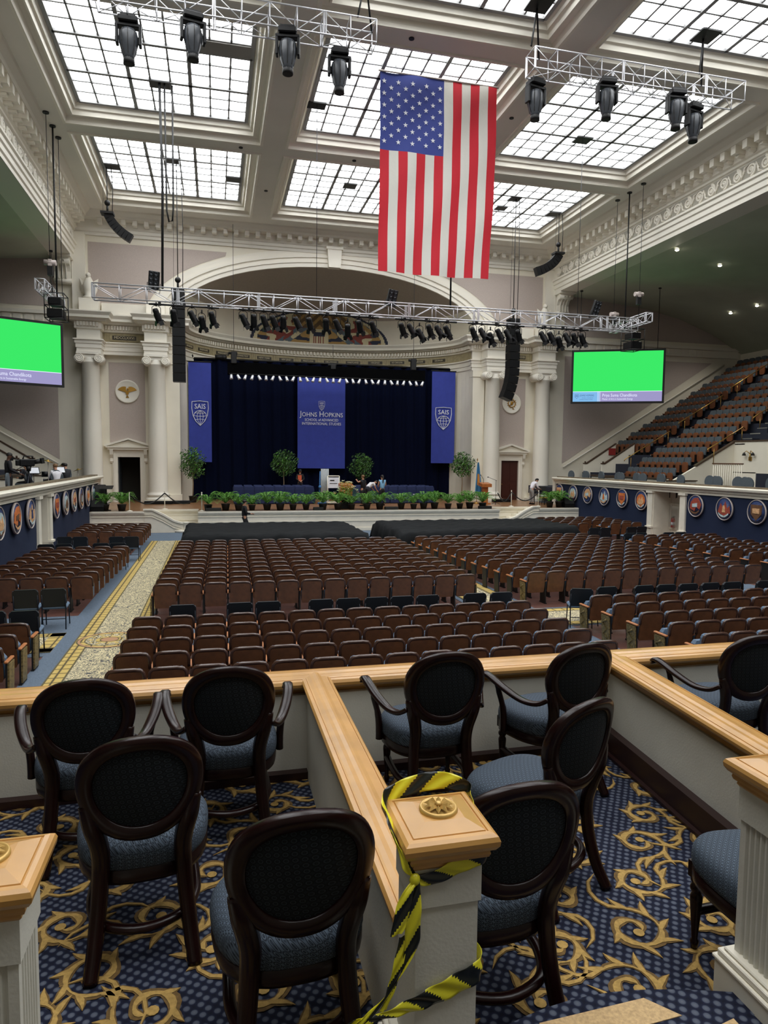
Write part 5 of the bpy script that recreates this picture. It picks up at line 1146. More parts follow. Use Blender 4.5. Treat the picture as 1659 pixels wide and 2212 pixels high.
# the flag
t = thing('hanging_flag', 'large striped flag with white stars hanging vertically from the ceiling', 'flag', (5.63, 24.0, 17.0)); W, Hh = 4.3, 6.7
def fl(u, v): x = W*u; z = -Hh*v; k = .35+.65*v; return (x+.04*math.sin(v*5)*v-.16*v*v*(u-.2), .05*k*math.sin(x*4.2+v*2.0)+.02*math.sin(v*17+x*3), z-.16*math.sin(PI*u)*v*.25)
FL = [mat('flag_red', (206, 30, 48), .75, bump=(6, .5)), mat('flag_white', (226, 224, 216), .75, bump=(6, .9)), mat('flag_blue', (58, 72, 150), .75, bump=(5, .6))]
b = MB(); b.grid(fl, 78, 60, 0, True, lambda u, v: 2 if (u < 7/13 and v < .385) else (0 if int(u*13) % 2 == 0 else 1)); b.build('cloth', FL, t)
b = MB()
for i in range(9):
    n = 6 if i % 2 == 0 else 5
    for j in range(n):
        u = .034+(7/13-.068)*i/8; v = .385*(.115+.77*((j if n == 6 else j+.5)/5)); x, y, z = fl(u, v); pts = []
        for k in range(10): r = .092 if k % 2 == 0 else .037; a = PI/2+.05+k*PI/5; pts.append((x+r*math.cos(a), y-.02, z+r*math.sin(a)))
        b.poly(pts[::-1]); b.poly([(px_, py_+.05, pz_) for px_, py_, pz_ in pts])
b.build('stars', M['white_print'], t)
MB().cyl((-.06, 0, .02), (W+.06, 0, .02), .03, n=8).build('pole', M['silver'], t)
for x in (.55, W-.45): MB().cyl((x, 0, .02), (x, 0, .68), .008, n=5).build('hanging_wire', M['steel_dark'], t)
# projection screens
def screen(label, cx, cy, cz, yaw, texts):
    t = thing('projection_screen', label, 'screen', (cx, cy, cz), yaw); W, Hh = 5.3, 3.08; w, h = W/2, Hh/2
    b = MB(); fw = .12
    b.box(-w-fw, w+fw, -.03, .1, h, h+fw); b.box(-w-fw, w+fw, -.03, .1, -h-fw, -h); b.box(-w-fw, -w, -.03, .1, -h, h); b.box(w, w+fw, -.03, .1, -h, h); b.box(-w, w, .05, .1, -h, h); b.build('frame', M['black'], t)
    zc = -h+.62
    MB().poly([(-w, 0, zc), (w, 0, zc), (w, 0, h), (-w, 0, h)]).build('green_picture', M['green'], t)
    xm = -w+1.62
    p = MB().poly([(-w, 0, -h), (xm, 0, -h), (xm, 0, zc), (-w, 0, zc)]).build('logo_panel', M['panel_blue'], t)
    q = MB().poly([(xm, 0, -h), (w, 0, -h), (w, 0, zc), (xm, 0, zc)]).build('name_panel', M['panel_lav'], t)
    b = MB()
    for x in (xm-.12, xm-.05, xm+.02): b.box(x, x+.02, -.004, .0, -h, zc)
    b.box(-w, w, -.004, 0, zc-.015, zc+.015); b.build('caption_lines', M['cap_white'], t)
    text('Priya Suma Chandikota', .27, M['cap_white'], q, (xm+.16, -.006, -h+.38), (PI/2, 0, 0), align='LEFT', sx=.82)
    text('Master of Arts in Sustainable Energy', .155, M['cap_white'], q, (xm+.16, -.006, -h+.15), (PI/2, 0, 0), align='LEFT', sx=.8)
    text('JOHNS HOPKINS', .16, M['cap_dark'], p, (-w+.42, -.006, -h+.38), (PI/2, 0, 0), align='LEFT', sx=.72)
    text('SCHOOL of ADVANCED', .07, M['cap_dark'], p, (-w+.56, -.006, -h+.23), (PI/2, 0, 0), align='LEFT', sx=.9)
    text('INTERNATIONAL STUDIES', .07, M['cap_dark'], p, (-w+.42, -.006, -h+.13), (PI/2, 0, 0), align='LEFT', sx=.95)
    b = MB(); b.tube([(-w+.14, -.006, -h+.45), (-w+.34, -.006, -h+.45), (-w+.34, -.006, -h+.3), (-w+.24, -.006, -h+.2), (-w+.14, -.006, -h+.3)], .014, 4, closed=True); b.box(-w+.17, -w+.31, -.008, -.002, -h+.34, -h+.38); b.build('shield_mark', M['cap_dark'], p)
    b = MB()
    for x in (-w+.35, w-.35): b.cyl((x, .05, h+fw), (x, .05, 14.25-cz-.0), .018, n=6); b.cyl((x, .05, 14.2-cz), (x, .05, 14.28-cz), .09, n=10)
    b.build('hanging_rods', M['black'], t)
screen('green projection screen with a caption strip beside the right hand columns', 24.32, 38.4, 8.95, -.45, 1)
screen('green projection screen cut by the left picture edge', mir(24.32), 38.4, 8.95, .45, 1)

# ---------------------------------------------------------------- curtain, banners and header
b = MB(); b.grid(lambda u, v: (-2.05+18.75*u, 44.2+.09*math.sin(u*18.75*7.2)+.04*math.sin(u*18.75*15+v*2), 1.05+8.66*v), 420, 4); tag(b.build('stage_curtain', M['navy_curtain']), 'dark navy pleated curtain across the back of the stage', 'curtain')
b = MB(); b.cyl((-2.1, 44.2, 9.75), (16.75, 44.2, 9.75), .06, n=8); o = b.build('curtain_pipe', M['black']); tag(o, 'black pipe carrying the navy stage curtain', 'pipe')
def shield(parent, s, y=-.02):
    """outlined shield with SAIS above a globe, width 2*.30*s"""
    pts = [(-.30, .40), (0, .43), (.30, .40), (.31, .15), (.27, -.12), (.17, -.34), (0, -.52), (-.17, -.34), (-.27, -.12), (-.31, .15)]
    b = MB(); b.tube([(x*s, y, z*s) for x, z in pts], .014*s, 4, closed=True)
    g = [(.2*math.cos(a*PI/10), -.17+.2*math.sin(a*PI/10)) for a in range(20)]; T = lambda L: [(x*s, y, z*s) for x, z in L]
    b.tube(T([(.235*math.cos(a*PI/12), -.14+.2*math.sin(a*PI/12)) for a in range(0, 13)]), .012*s, 4)
    b.tube(T([(-.235, -.14), (-.1, -.16), (.1, -.16), (.235, -.14)]), .01*s, 4); b.tube(T([(-.2, -.03), (0, -.05), (.2, -.03)]), .009*s, 4); b.tube(T([(-.2, -.3), (0, -.27), (.2, -.3)]), .009*s, 4)
    b.tube(T([(0, .06), (0, -.5)]), .009*s, 4)
    for q in (-1, 1): b.tube(T([(0, .06), (q*.09, -.03), (q*.12, -.16), (q*.09, -.32), (0, -.5)]), .009*s, 4)
    o = b.build('shield_emblem', M['white_print'], parent)
    tx = text('SAIS', .27*s, M['white_print'], o, (0, y-.01, .21*s), (PI/2, 0, 0), sx=.86)
    return o
def banner(label, xc, y, w, z0, z1):
    t = thing('hanging_banner', label, 'banner', (xc, y, (z0+z1)/2)); h = (z1-z0)/2
    b = MB(); b.grid(lambda u, v: (-w/2+w*u, .02*math.sin(u*7+v*2)*(1-v)+.0, -h+2*h*v), 16, 10); b.build('cloth', M['banner'], t)
    b = MB(); b.cyl((-w/2-.05, 0, h), (w/2+.05, 0, h), .035, n=8); b.build('top_bar', M['black'], t); return t
B = banner('narrow royal blue banner with a shield at the left of the stage curtain', -.86, 43.5, 1.34, 3.4, 9.45); shield(B, 1.57).location = (.0, -.03, .0)
B = banner('narrow royal blue banner with a shield at the right of the stage curtain', 14.7, 43.5, 1.62, 3.45, 9.5); e = shield(B, 1.55); e.location = (0, -.03, 0.0); e.scale = (1.16, 1, 1)
B = banner('wide royal blue banner with lettering in the middle of the stage curtain', 6.62, 43.75, 3.06, 3.05, 9.4)
shield(B, .64).location = (0, -.03, .83)
zb = (3.05+9.4)/2
text('Johns Hopkins', .5, M['white_print'], B, (0, -.04, .26), (PI/2, 0, 0), fit=2.78, caps=True)
text('SCHOOL of ADVANCED', .235, M['white_print'], B, (0, -.04, -.1), (PI/2, 0, 0), fit=2.15)
text('INTERNATIONAL STUDIES', .235, M['white_print'], B, (0, -.04, -.34), (PI/2, 0, 0), fit=2.5)
t = thing('lighting_header', 'long black skirted lighting bridge above the stage', 'lighting bridge', (.75, 41.0, 8.42))
b = MB(); b.grid(lambda u, v: (11.9*u, .03*math.sin(u*60), .12+.62*v+.03*math.sin(u*13)*v), 90, 2); b.grid(lambda u, v: (11.9*u, .75, .12+.6*v), 4, 1); b.box(0, 11.9, 0.02, .75, .66, .72); b.box(0, .04, 0, .75, .1, .7); b.box(11.86, 11.9, 0, .75, .1, .7); b.build('skirt', M['black_cloth'], t)
a, c, j = truss_mesh(11.7, .4, .4, .8, .02, .012)
for mb_, nm in ((a, 'chords'), (c, 'lattice')):
    o = mb_.build(nm, M['alu'], t); o.location = (.1, .2, .18)
MB().cyl((.1, 0, .1), (11.8, 0, .1), .03, n=6).build('lamp_pipe', M['black'], t)
def foot_lamp():
    t = thing('header_lamp', '', 'stage light'); b = MB(); b.T = Matrix.Rotation(-.5, 4, 'X'); b.lathe([(.06, .12), (.075, .05), (.08, -.1), (.1, -.17)], 10); b.build('lamp_shell', M['lamp_white'], t)
    b = MB(); b.T = Matrix.Rotation(-.5, 4, 'X'); b.lathe([(.001, -.15), (.09, -.165)], 10); b.build('lens', M['lamp_on'], t); MB().cyl((0, 0, .1), (0, .02, .19), .02, n=6).build('hanger', M['black'], t); return t
hl = foot_lamp(); f0 = True
for i in range(30):
    x = .95+11.5*i/29; r = 1.2*math.sin(i*1.9); lb = 'small bright lamp under the black header, %s from the left' % (ORD[i] if i < 20 else 'twenty '+(ORD[i-20] if i > 20 else 'and first'))
    if f0: hl.location = (x, 40.95, 8.36); hl.rotation_euler = (0, 0, r); hl['label'] = lb; hl['group'] = 'lamps under the black header'; f0 = False
    else: dup(hl, (x, 40.95, 8.36), r, lb)
for i, (x, z) in enumerate(((1.1, 9.35), (6.9, 9.25), (11.9, 9.4))):
    t = thing('chain_hoist', 'black chain hoist on the lighting header, %s from the left' % ORD[i], 'hoist', (x, 41.1, z)); b = MB(); b.box(-.16, .16, -.14, .14, -.25, .45 if i != 1 else .05, 0, .03); b.cyl((-.3, 0, .35 if i != 1 else .0), (.2, 0, .35 if i != 1 else 0), .08, n=8); b.build('motor', M['black'], t)
    b = MB(); b.cyl((-.2, 0, -.6), (0, 0, -.2), .02, n=5); b.cyl((.2, 0, -.6), (0, 0, -.2), .02, n=5); b.build('sling', M['black'], t)
    MB().cyl((0, 0, .4), (0, 0, 17.08-z if i != 1 else 1.2), .012, n=5).build('line', M['steel_dark'], t)
for i, x in enumerate((-1.7, .3, 16.0)):
    t = thing('curtain_motor', 'small black motor on the curtain pipe, %s from the left' % ORD[i], 'motor', (x, 44.1, 9.86)); b = MB(); b.cyl((-.25, 0, 0), (.25, 0, 0), .15, n=10); b.ball((.3, 0, 0), .17); b.build('housing', M['black'], t)

# seals and eagle figures on the front wall
for sgn, lb in ((1, 'cream roundel with a gold eagle above the left stage door'), (-1, 'cream roundel with a gold wheel emblem above the right stage door')):
    cx = -4.87 if sgn > 0 else mir(-4.87)
    t = thing('wall_roundel', lb, 'roundel', (cx, 42.27, 7.42)); b = MB(); b.T = Matrix.Rotation(PI/2, 4, 'X'); b.lathe([(.001, .04), (.55, .05), (.60, .08), (.66, .07), (.67, 0)], 40); b.build('disc', M['trimw'], t)
    b = MB()
    if sgn > 0:
        for s in (-1, 1):
            for k in range(6): a = .55+k*.2; L = .46-.02*k; b.hull([(s*.06, -.06, .02), (s*.07, -.09, -.05), (s*(.06+L*math.cos(a)), -.07, -.08+L*math.sin(a)), (s*(.1+L*math.cos(a-.14)), -.07, -.1+L*math.sin(a-.14))])
        b.hull([(x, y, z) for x, z in ((-.09, .05), (.09, .05), (.08, -.12), (0, -.22), (-.08, -.12)) for y in (-.05, -.11)]); b.ball((.02, -.09, .14), (.05, .04, .06)); b.hull([(-.1, -.07, -.36), (.1, -.07, -.36), (0, -.09, -.2)])
    else:
        b.tube([(.24*math.cos(a*PI/12), -.08, .24*math.sin(a*PI/12)) for a in range(24)], .028, 6, closed=True)
        for k in range(13): a = k*2*PI/13+.2; b.cyl((.24*math.cos(a), -.08, .24*math.sin(a)), (.33*math.cos(a), -.08, .33*math.sin(a)), .018, n=5)
        b.ball((0, -.08, .02), (.1, .05, .14)); b.tube([(-.16, -.09, -.14), (.05, -.1, .02), (.16, -.09, .12)], .025, 5); b.hull([(.1, -.08, -.3), (.22, -.08, -.4), (.02, -.09, -.36)])
    b.build('emblem', mat('gilt_emblem_%d' % sgn, (188, 142, 60), .35, metal=.5), t)
for sgn, lb in ((1, 'white stone eagle on the cornice behind the left truss end'), (-1, 'white stone eagle on the cornice behind the right truss end')):
    fx = (lambda x: x) if sgn > 0 else mir
    t = thing('eagle_statue', lb, 'statue', (fx(-6.7), 41.5, 12.35)); b = MB()
    b.lathe([(.3, 0), (.34, .1), (.2, .18), (.3, .45), (.33, .75), (.2, 1.05), (.12, 1.2)], 12); b.ball((0, -.08, 1.28), (.14, .17, .15)); b.hull([(-.03, -.22, 1.28), (.03, -.22, 1.28), (0, -.32, 1.2), (0, -.22, 1.33)])
    for s in (-1, 1):
        for k in range(4): b.hull([(s*.2, .05, .95-.05*k), (s*.28, -.05, .6), (s*(.5-.05*k), .08, 1.15-.22*k), (s*(.42-.04*k), .12, .45-.1*k), (s*.24, .15, .5)])
    b.build('body', M['trimw'], t)
# ---------------------------------------------------------------- things on and before the stage
ZS = 1.05
def ficus_mesh(seed, a, h):
    r = random.Random(seed); b = MB()
    for k in range(1150):
        u, v, w = r.uniform(-1, 1), r.uniform(0, 2*PI), r.random()**.45; q = math.sqrt(1-u*u)
        lump = 1+.16*math.sin(v*3+seed)+.12*math.sin(u*6+v)
        p = Vector((a*q*math.cos(v)*w*lump, a*q*math.sin(v)*w*lump, h*u*w)); n = Vector((r.uniform(-1, 1), r.uniform(-1, 1), r.uniform(-.4, 1))).normalized(); t = n.orthogonal().normalized(); s = n.cross(t); L = r.uniform(.06, .1)
        b.add([p-t*L, p+s*L*.4+n*.012, p+t*L, p-s*L*.4+n*.012], [(0, 1, 2, 3)], 0 if r.random() < .72 else 1)
    return b.mesh('foliage', [M['leaf2'], M['leaf']])
def tree(label, x, y, zc, a, h, seed):
    t = thing('ficus_tree', label, 'tree', (x, y, ZS), 0, 'potted trees on the stage'); zc -= ZS
    o = bpy.data.objects.new('foliage', ficus_mesh(seed, a, h)); C.objects.link(o); o.parent = t; o.location = (0, 0, zc)
    b = MB(); b.tube([(0, 0, .3), (.02, 0, zc*.5), (-.01, .01, zc-h*.5), (0, 0, zc)], [.035, .03, .026, .012], 7)
    for k in range(6): an = k*1.05; b.tube([(0, 0, zc-h*.8+.06*k), (.5*a*math.cos(an), .5*a*math.sin(an), zc-h*.2+.05*k)], [.016, .006], 5)
    b.build('trunk', M['bark'], t)
    b = MB(); b.lathe([(.18, 0), (.23, .36), (.25, .38), (.22, .38), (.2, .33), (.001, .33)], 16); b.build('pot', M['pot'], t)
tree('potted tree in front of the narrow banner at the left of the stage', -1.28, 41.5, 3.35, .72, .98, 3)
tree('potted tree left of the wide middle banner', 4.13, 43.0, 3.38, .84, .86, 8)
tree('potted tree right of the wide middle banner', 9.12, 43.0, 3.22, .78, .86, 12)
tree('potted tree in front of the narrow banner at the right of the stage', 15.36, 41.5, 3.38, .78, .84, 21)
def fern_mesh(seed):
    r = random.Random(seed); b = MB()
    for k in range(26):
        a = k*2.399+r.uniform(-.2, .2); L = r.uniform(.38, .55); rise = r.uniform(.18, .46); ca, sa = math.cos(a), math.sin(a); n = 15; P = []
        for i in range(n+1):
            s = i/n; P.append(Vector((ca*L*s, sa*L*s, rise*math.sin(s*2.3)+.02-.12*s*s)))
        for i in range(1, n):
            d = (P[i+1]-P[i-1]).normalized(); sd = Vector((-sa, ca, 0)); w = .085*math.sin(PI*(i+.6)/(n+1))+.012
            for q in (-1, 1): b.add([P[i], P[i]+d*.012+sd*q*w*.5+Vector((0, 0, .01)), P[i]+sd*q*w+d*.03, P[i]-d*.016+sd*q*w*.5], [(0, 1, 2, 3)], 0 if (k+i) % 4 else 1)
    return b.mesh('fronds', [M['leaf'], mat('fern_tip_%d' % seed, (110, 158, 62), .55)])
FM = [fern_mesh(s) for s in (1, 2, 3)]; b = MB(); b.lathe([(.1, 0), (.14, .2), (.155, .22), (.13, .22), (.001, .2)], 12); FP = b.mesh('pot', M['pot'])
def fern(x, y, z, k, label, s=1.0):
    t = thing('potted_fern', label, 'plant', (x, y, z), k*1.3, 'ferns along the stage edge'); t.scale = (s, s, s)
    for nm, me, zz in (('fronds', FM[k % 3], .2), ('pot', FP, 0)): o = bpy.data.objects.new(nm, me); C.objects.link(o); o.parent = t; o.location = (0, 0, zz)
for i, x in enumerate((-.36, .49, 1.12, 1.78, 2.54, 3.18, 3.84, 4.52, 5.36, 6.16, 6.91, 7.68, 8.4, 9.59, 10.22, 10.81, 11.45, 12.15, 12.86, 13.46, 14.13)):
    lb = 'potted fern in the row along the stage edge, %s from the left' % (ORD[i] if i < 20 else 'last but none, farthest')
    fern(x, 35.0+.12*math.sin(i*2.1), ZS, i, lb, 1.42+.14*math.sin(i*1.7))
for i, (x, y) in enumerate(((-5.2, 35.3), (-4.42, 35.25), (18.4, 35.4), (19.0, 35.45))): fern(x, y, ZS, i+1, ['potted fern by the music stand, nearer the navy wall', 'potted fern by the music stand, nearer the stair', 'potted fern below the keyboard desk, nearer the stair', 'potted fern below the keyboard desk, beside the black monitor'][i], 1.5)
for i, (x, w) in enumerate(((-.1, .75), (5.1, .5), (8.95, .7), (14.2, .7))): tag(MB().box(-w/2, w/2, -.14, .14, 0, .16, 0, .01).build('planter_trough', M['pot'], None, (x, 34.72, ZS)), 'low black trough at the stage edge among the ferns, %s from the left' % ORD[i], 'planter', 'black troughs among the ferns')
t = thing('flower_arrangement', 'broad bank of pale lilies in front of the wooden lectern', 'flowers', (6.72, 35.7, ZS)); t.scale = (1.15, 1.1, 1.3); r = random.Random(4); b = MB(); g = MB()
for k in range(46):
    a, q = r.uniform(0, 2*PI), r.random()**.6; p = Vector((.62*q*math.cos(a), .32*q*math.sin(a), .34+.5*(1-q*q)+r.uniform(-.06, .06)))
    for j in range(6): an = j*PI/3+k; d = Vector((math.cos(an), math.sin(an), .35)); s = Vector((-math.sin(an), math.cos(an), 0)); b.add([p, p+d*.05+s*.022, p+d*.11, p+d*.05-s*.022], [(0, 1, 2, 3)], k % 3 == 0)
    g.tube([(p.x*.3, p.y*.3, .1), p[:]], .006, 4)
b.build('blossoms', [mat('cream_lily', (238, 232, 205), .6), mat('yellow_lily', (226, 204, 120), .6)], t)
for k in range(60):
    a = r.uniform(0, 2*PI); p = Vector((.4*math.cos(a)*r.random(), .25*math.sin(a)*r.random(), r.uniform(.15, .5))); d = Vector((math.cos(a), math.sin(a), r.uniform(-.1, .6))).normalized(); s = d.cross(Vector((0, 0, 1))).normalized(); g.add([p, p+d*.16+s*.03, p+d*.32, p+d*.16-s*.03], [(0, 1, 2, 3)])
g.build('greenery', M['leaf'], t); b = MB(); b.lathe([(.2, -.0), (.3, .2), (.28, .22), (.001, .2)], 14); b.build('bowl', M['pot'], t); b = MB(); b.box(-.3, .3, -.2, .2, -.26, .0, 0, .02); b.build('plinth', M['pot'], t); t.location.z += .34
# slip-covered navy chairs in two blocks
M['slip'] = mat('navy_slipcover', (25, 37, 76), .85, noise=(6, .15))
def slip():
    t = thing('slipcovered_chair', '', 'chair'); b = MB(); b.hull([(s*w, y, z) for s in (-1, 1) for w, y, z in ((.27, .12, .0), (.285, .12, .8), (.24, .14, .98), (.27, .3, 0), (.285, .28, .85), (.22, .26, 1.02))]); b.build('back_cover', M['slip'], t)
    MB().box(-.28, .28, -.32, .13, 0, .5, 0, .05).build('seat_cover', M['slip'], t); return t
sl = slip(); f0 = True
for blk, x0, n, nm in ((0, 1.3, 8, 'left'), (1, 8.1, 9, 'right')):
    for r_ in range(3):
        for i in range(n):
            lb = 'navy covered chair on stage, %s block, %s row, %s from the %s banner side' % (nm, ('front', 'middle', 'rear')[r_], ORD[i], 'left')
            p = (x0+.58*i, 39.9+.85*r_, ZS)
            if f0: sl.location = p; sl['label'] = lb; sl['group'] = 'navy covered chairs on the stage'; f0 = False
            else: dup(sl, p, 0, lb)
for x, lb in ((10.6, 'crumpled white paper lying on the right block of navy chairs'), (11.6, 'second crumpled white paper farther right on the navy chairs'), (3.9, 'small white cup on the left block of navy chairs')): b = MB(); b.hull([(.09*math.cos(k*2.1)*(.6+.4*((k*7) % 3)/2), .07*math.sin(k*2.1), .04+.05*((k*5) % 4)/3) for k in range(14)]); tag(b.build('crumpled_paper' if x > 5 else 'cup', M['white_print'], None, (x, 39.6, ZS+.47)), lb, 'paper' if x > 5 else 'cup')
# lecterns
def lectern(name, label, x, y, w, h, col):
    t = thing(name, label, 'lectern', (x, y, ZS)); b = MB()
    if col: b.box(-.16, .16, -.14, .14, .06, h-.2, 0, .01); b.box(-.3, .3, -.25, .25, 0, .07, 0, .01)
    else: b.hull([(s*w_, yy, z) for s in (-1, 1) for w_, yy, z in ((w*.42, -.25, .08), (w*.46, -.28, h-.25), (w*.42, .25, .08), (w*.46, .28, h-.25))]); b.box(-w*.48, w*.48, -.3, .3, 0, .1, 0, .01)
    b.build('body', M['orange_wood'], t)
    b = MB(); b.hull([(s*w/2, yy, z) for s in (-1, 1) for yy, z in ((-.33, h-.27), (-.33, h-.08), (.3, h-.2), (.3, h))]); b.build('desk_top', M['orange_wood'], t)
    if col: b = MB(); b.tube([(-.1, 0, h-.1), (-.12, -.05, h+.2), (-.3, -.1, h+.42)], .012, 5); b.ball((-.32, -.1, h+.44), .03); b.build('microphone', M['black'], t)
    else: MB().box(-.2, .2, -.345, -.33, h*.4, h*.62, 0).build('front_panel', M['arm_wood'], t)
lectern('lectern', 'broad orange oak lectern behind the pale lilies in mid stage', 7.13, 38.0, .74, 1.26, False)
lectern('lectern', 'slim orange wooden lectern beside the blue flag at the right', 15.72, 38.5, .62, 1.3, True)
t = thing('microphone_stand', 'thin black microphone stand between slim lectern and red door', 'microphone stand', (16.3, 38.2, ZS)); b = MB(); b.cyl((0, 0, 0), (0, 0, 1.45), .014, n=6); b.tube([(.05, 0, 1.42), (-.5, 0, 1.62)], .012, 5)
for k in range(3): a = k*2.1; b.cyl((0, 0, .12), (.3*math.cos(a), .3*math.sin(a), 0), .012, n=5)
b.build('stand', M['black'], t); MB().ball((-.52, 0, 1.63), (.05, .03, .03)).build('microphone', M['black'], t)
t = thing('flag_on_pole', 'drooping blue flag with an orange emblem on a pole beside the slim lectern', 'flag', (15.4, 39.0, ZS)); b = MB(); b.cyl((0, 0, 0), (0, 0, 2.6), .018, n=8); b.lathe([(.2, 0), (.2, .05), (.04, .1)], 12); b.build('pole', M['brass'], t); MB().lathe([(.03, 2.6), (.04, 2.66), (0, 2.78)], 8).build('finial', M['brass'], t)
b = MB(); b.grid(lambda u, v: ((u-.35)*(.08+.42*v**.8)+.02, -.05-.05*math.sin(u*9+v), 2.5-1.85*v-.2*u*v), 14, 14, 0, True, lambda u, v: 1 if .25 < u < .75 and .36 < v < .72 and int(v*22) % 3 else 0); b.build('cloth', [mat('teal_blue_flag', (64, 130, 176), .7), mat('orange_emblem', (214, 148, 66), .7)], t)
t = thing('metal_panel', 'upright grey corrugated metal panel in mid stage', 'panel', (6.14, 40.3 - 1.0, ZS)); b = MB(); b.box(-.23, .23, -.05, .05, 0, 2.05)
for k in range(6): b.cyl((-.19+.076*k, -.055, .02), (-.19+.076*k, -.055, 2.03), .022, n=6)
b.build('sheet', mat('galvanised_sheet', (178, 184, 186), .4, metal=.4), t); b = MB(); b.cyl((-.3, .1, .3), (-.24, .1, 1.9), .04, n=8); b.ball((-.27, .0, 1.0), .1); b.box(-.4, 1.1, -.12, .12, 0, .1); b.build('blue_lift_frame', mat('lift_blue', (60, 116, 176), .45), t)
t = thing('rolling_rack', 'white rolling rack carrying a white board beside the grey panel', 'rack', (6.6, 39.0, ZS)); b = MB()
for x in (-.34, .34): b.cyl((x, 0, .08), (x, 0, 1.64), .025, n=6)
b.cyl((-.34, 0, 1.64), (.34, 0, 1.64), .03, n=6); b.box(-.38, .38, -.2, .2, .08, .16)
b.build('frame', M['white_paint'], t); b = MB(); b.box(-.32, .32, -.03, .02, .95, 1.56); b.build('board', M['white_print'], t); b = MB(); b.box(-.2, .05, -.04, -.03, 1.36, 1.42); b.box(-.22, .22, -.04, -.03, 1.2, 1.23); b.build('printed_lines', M['black'], t)
for x in (-.3, .3): MB().cyl((x, -.03, .04), (x, .03, .04), .04, n=8).build('caster', M['black'], t)
# rope barrier
SPX = [(-4.05, 35.1, 'white rope post by the left stair ferns'), (-2.5, 36.3, 'white rope post at the left stair landing'), (-.66, 34.9, 'white rope post at the left end of the fern row'), (16.5, 36.4, 'white rope post at the right stair landing'), (18.2, 36.4, 'white rope post in front of the bending woman')]
for x, y, lb in SPX:
    t = thing('rope_post', lb, 'barrier post', (x, y, ZS), 0, 'white rope posts on the stage'); b = MB(); b.cyl((0, 0, .02), (0, 0, .88), .025, n=8); b.ball((0, 0, .9), .035); b.build('post', M['white_paint'], t); MB().lathe([(.15, 0), (.15, .02), (.03, .05)], 12).build('foot', M['white_paint'], t)
for p0, p1, lb in (((-4.05, 35.1), (-2.5, 36.3), 'black rope swagged in front of the open left door'), ((-2.5, 36.3), (-.66, 34.9), 'black rope swagged between landing and fern row'), ((16.5, 36.4), (18.2, 36.4), 'black rope swagged in front of the red door'), ((15.3, 35.6), (16.5, 36.4), 'black rope swagged towards the slim lectern')):
    pts = [(p0[0]+(p1[0]-p0[0])*s, p0[1]+(p1[1]-p0[1])*s, ZS+.82-.5*math.sin(PI*s)) for s in [k/12 for k in range(13)]]; b = MB(); b.tube(pts, .03, 7); tag(b.build('barrier_rope', M['black']), lb, 'rope', 'barrier ropes')
for x, y, w, lb in ((-3.1, 40.2, 1.5, 'low black cable ramp at the foot of the left column'), (-1.9, 40.4, 1.0, 'low black box beside the left column base'), (17.6, 40.3, 1.2, 'low black box at the foot of the right column')): tag(MB().box(-w/2, w/2, -.2, .2, 0, .18, 0, .02).build('stage_box', M['black2'], None, (x, y, ZS)), lb, 'box')
t = thing('music_stand', 'black music stand beside the navy wall end at the left', 'music stand', (-5.15, 35.6, ZS)); b = MB(); b.cyl((0, 0, .02), (0, 0, 1.12), .018, n=6); b.lathe([(.2, 0), (.2, .03), (.02, .06)], 10); b.build('stand', M['black'], t); MB().hull([(s*.3, y, z) for s in (-1, 1) for y, z in ((-.25, 1.06), (.2, 1.2), (-.25, 1.08), (.2, 1.22))]).build('desk', M['black'], t)
def monitor(label, x, y, w, h, tilt):
    t = thing('stage_monitor', label, 'speaker', (x, y, ZS), tilt); MB().hull([(s*w/2, yy, z) for s in (-1, 1) for yy, z in ((-.25, 0), (.25, 0), (-.28, h*.4), (.2, h), (-.1, h))]).build('cabinet', M['black2'], t); MB().hull([(s*w*.44, yy, z) for s in (-1, 1) for yy, z in ((-.285, h*.42), (-.12, h*.96), (-.27, h*.42), (-.1, h*.96))]).build('grille', M['black'], t)
monitor('black stage monitor in the left corner by the navy wall', -5.5, 34.98+.3, .6, .56, 0); monitor('black stage monitor in the right corner by the ferns', 19.45, 35.3, .6, .55, 0); monitor('tall black speaker leaning in the left corner', -5.5, 36.0, .5, 1.25, .3)
t = thing('keyboard_desk', 'dark desk with keyboard and laptop near the right box front', 'desk', (19.3, 38.3, ZS)); b = MB(); b.box(-.5, .55, -.3, .3, .74, .79); b.build('desk_top', M['black2'], t)
for x in (-.42, .47): MB().cyl((x, 0, 0), (x, 0, .74), .025, n=6).build('leg', M['black'], t)
b = MB(); b.box(-.02, .4, -.1, .12, .79, .81); b.hull([(x, y, z) for x in (-.02, .4) for y, z in ((.12, .8), (.14, .8), (.2, 1.06), (.22, 1.06))]); b.build('laptop', M['black'], t); MB().box(-.1, .5, -.25, .1, .48, .56, 0, .01).build('keyboard', M['white_print'], t); b = MB(); b.tube([(-.4, 0, .79), (-.42, 0, 1.0), (-.3, 0, 1.1)], .012, 5); b.ball((-.28, 0, 1.12), .04); b.build('gooseneck_lamp', M['black'], t)
for k, (x, y) in enumerate(((19.35, 37.4), (18.95, 37.3))):
    t = thing('keyboard_stool', 'pale folding chair before the keyboard desk, %s' % ('right one' if k == 0 else 'left one'), 'stool', (x, y, ZS)); MB().box(-.17, .17, -.17, .17, .42, .46, 0, .01).build('seat', M['arm_wood'], t)
    for sx in (-1, 1):
        for sy in (-1, 1): MB().cyl((sx*.14, sy*.14, .42), (sx*.16, sy*.16, 0), .014, n=5).build('leg', M['steel_dark'], t)

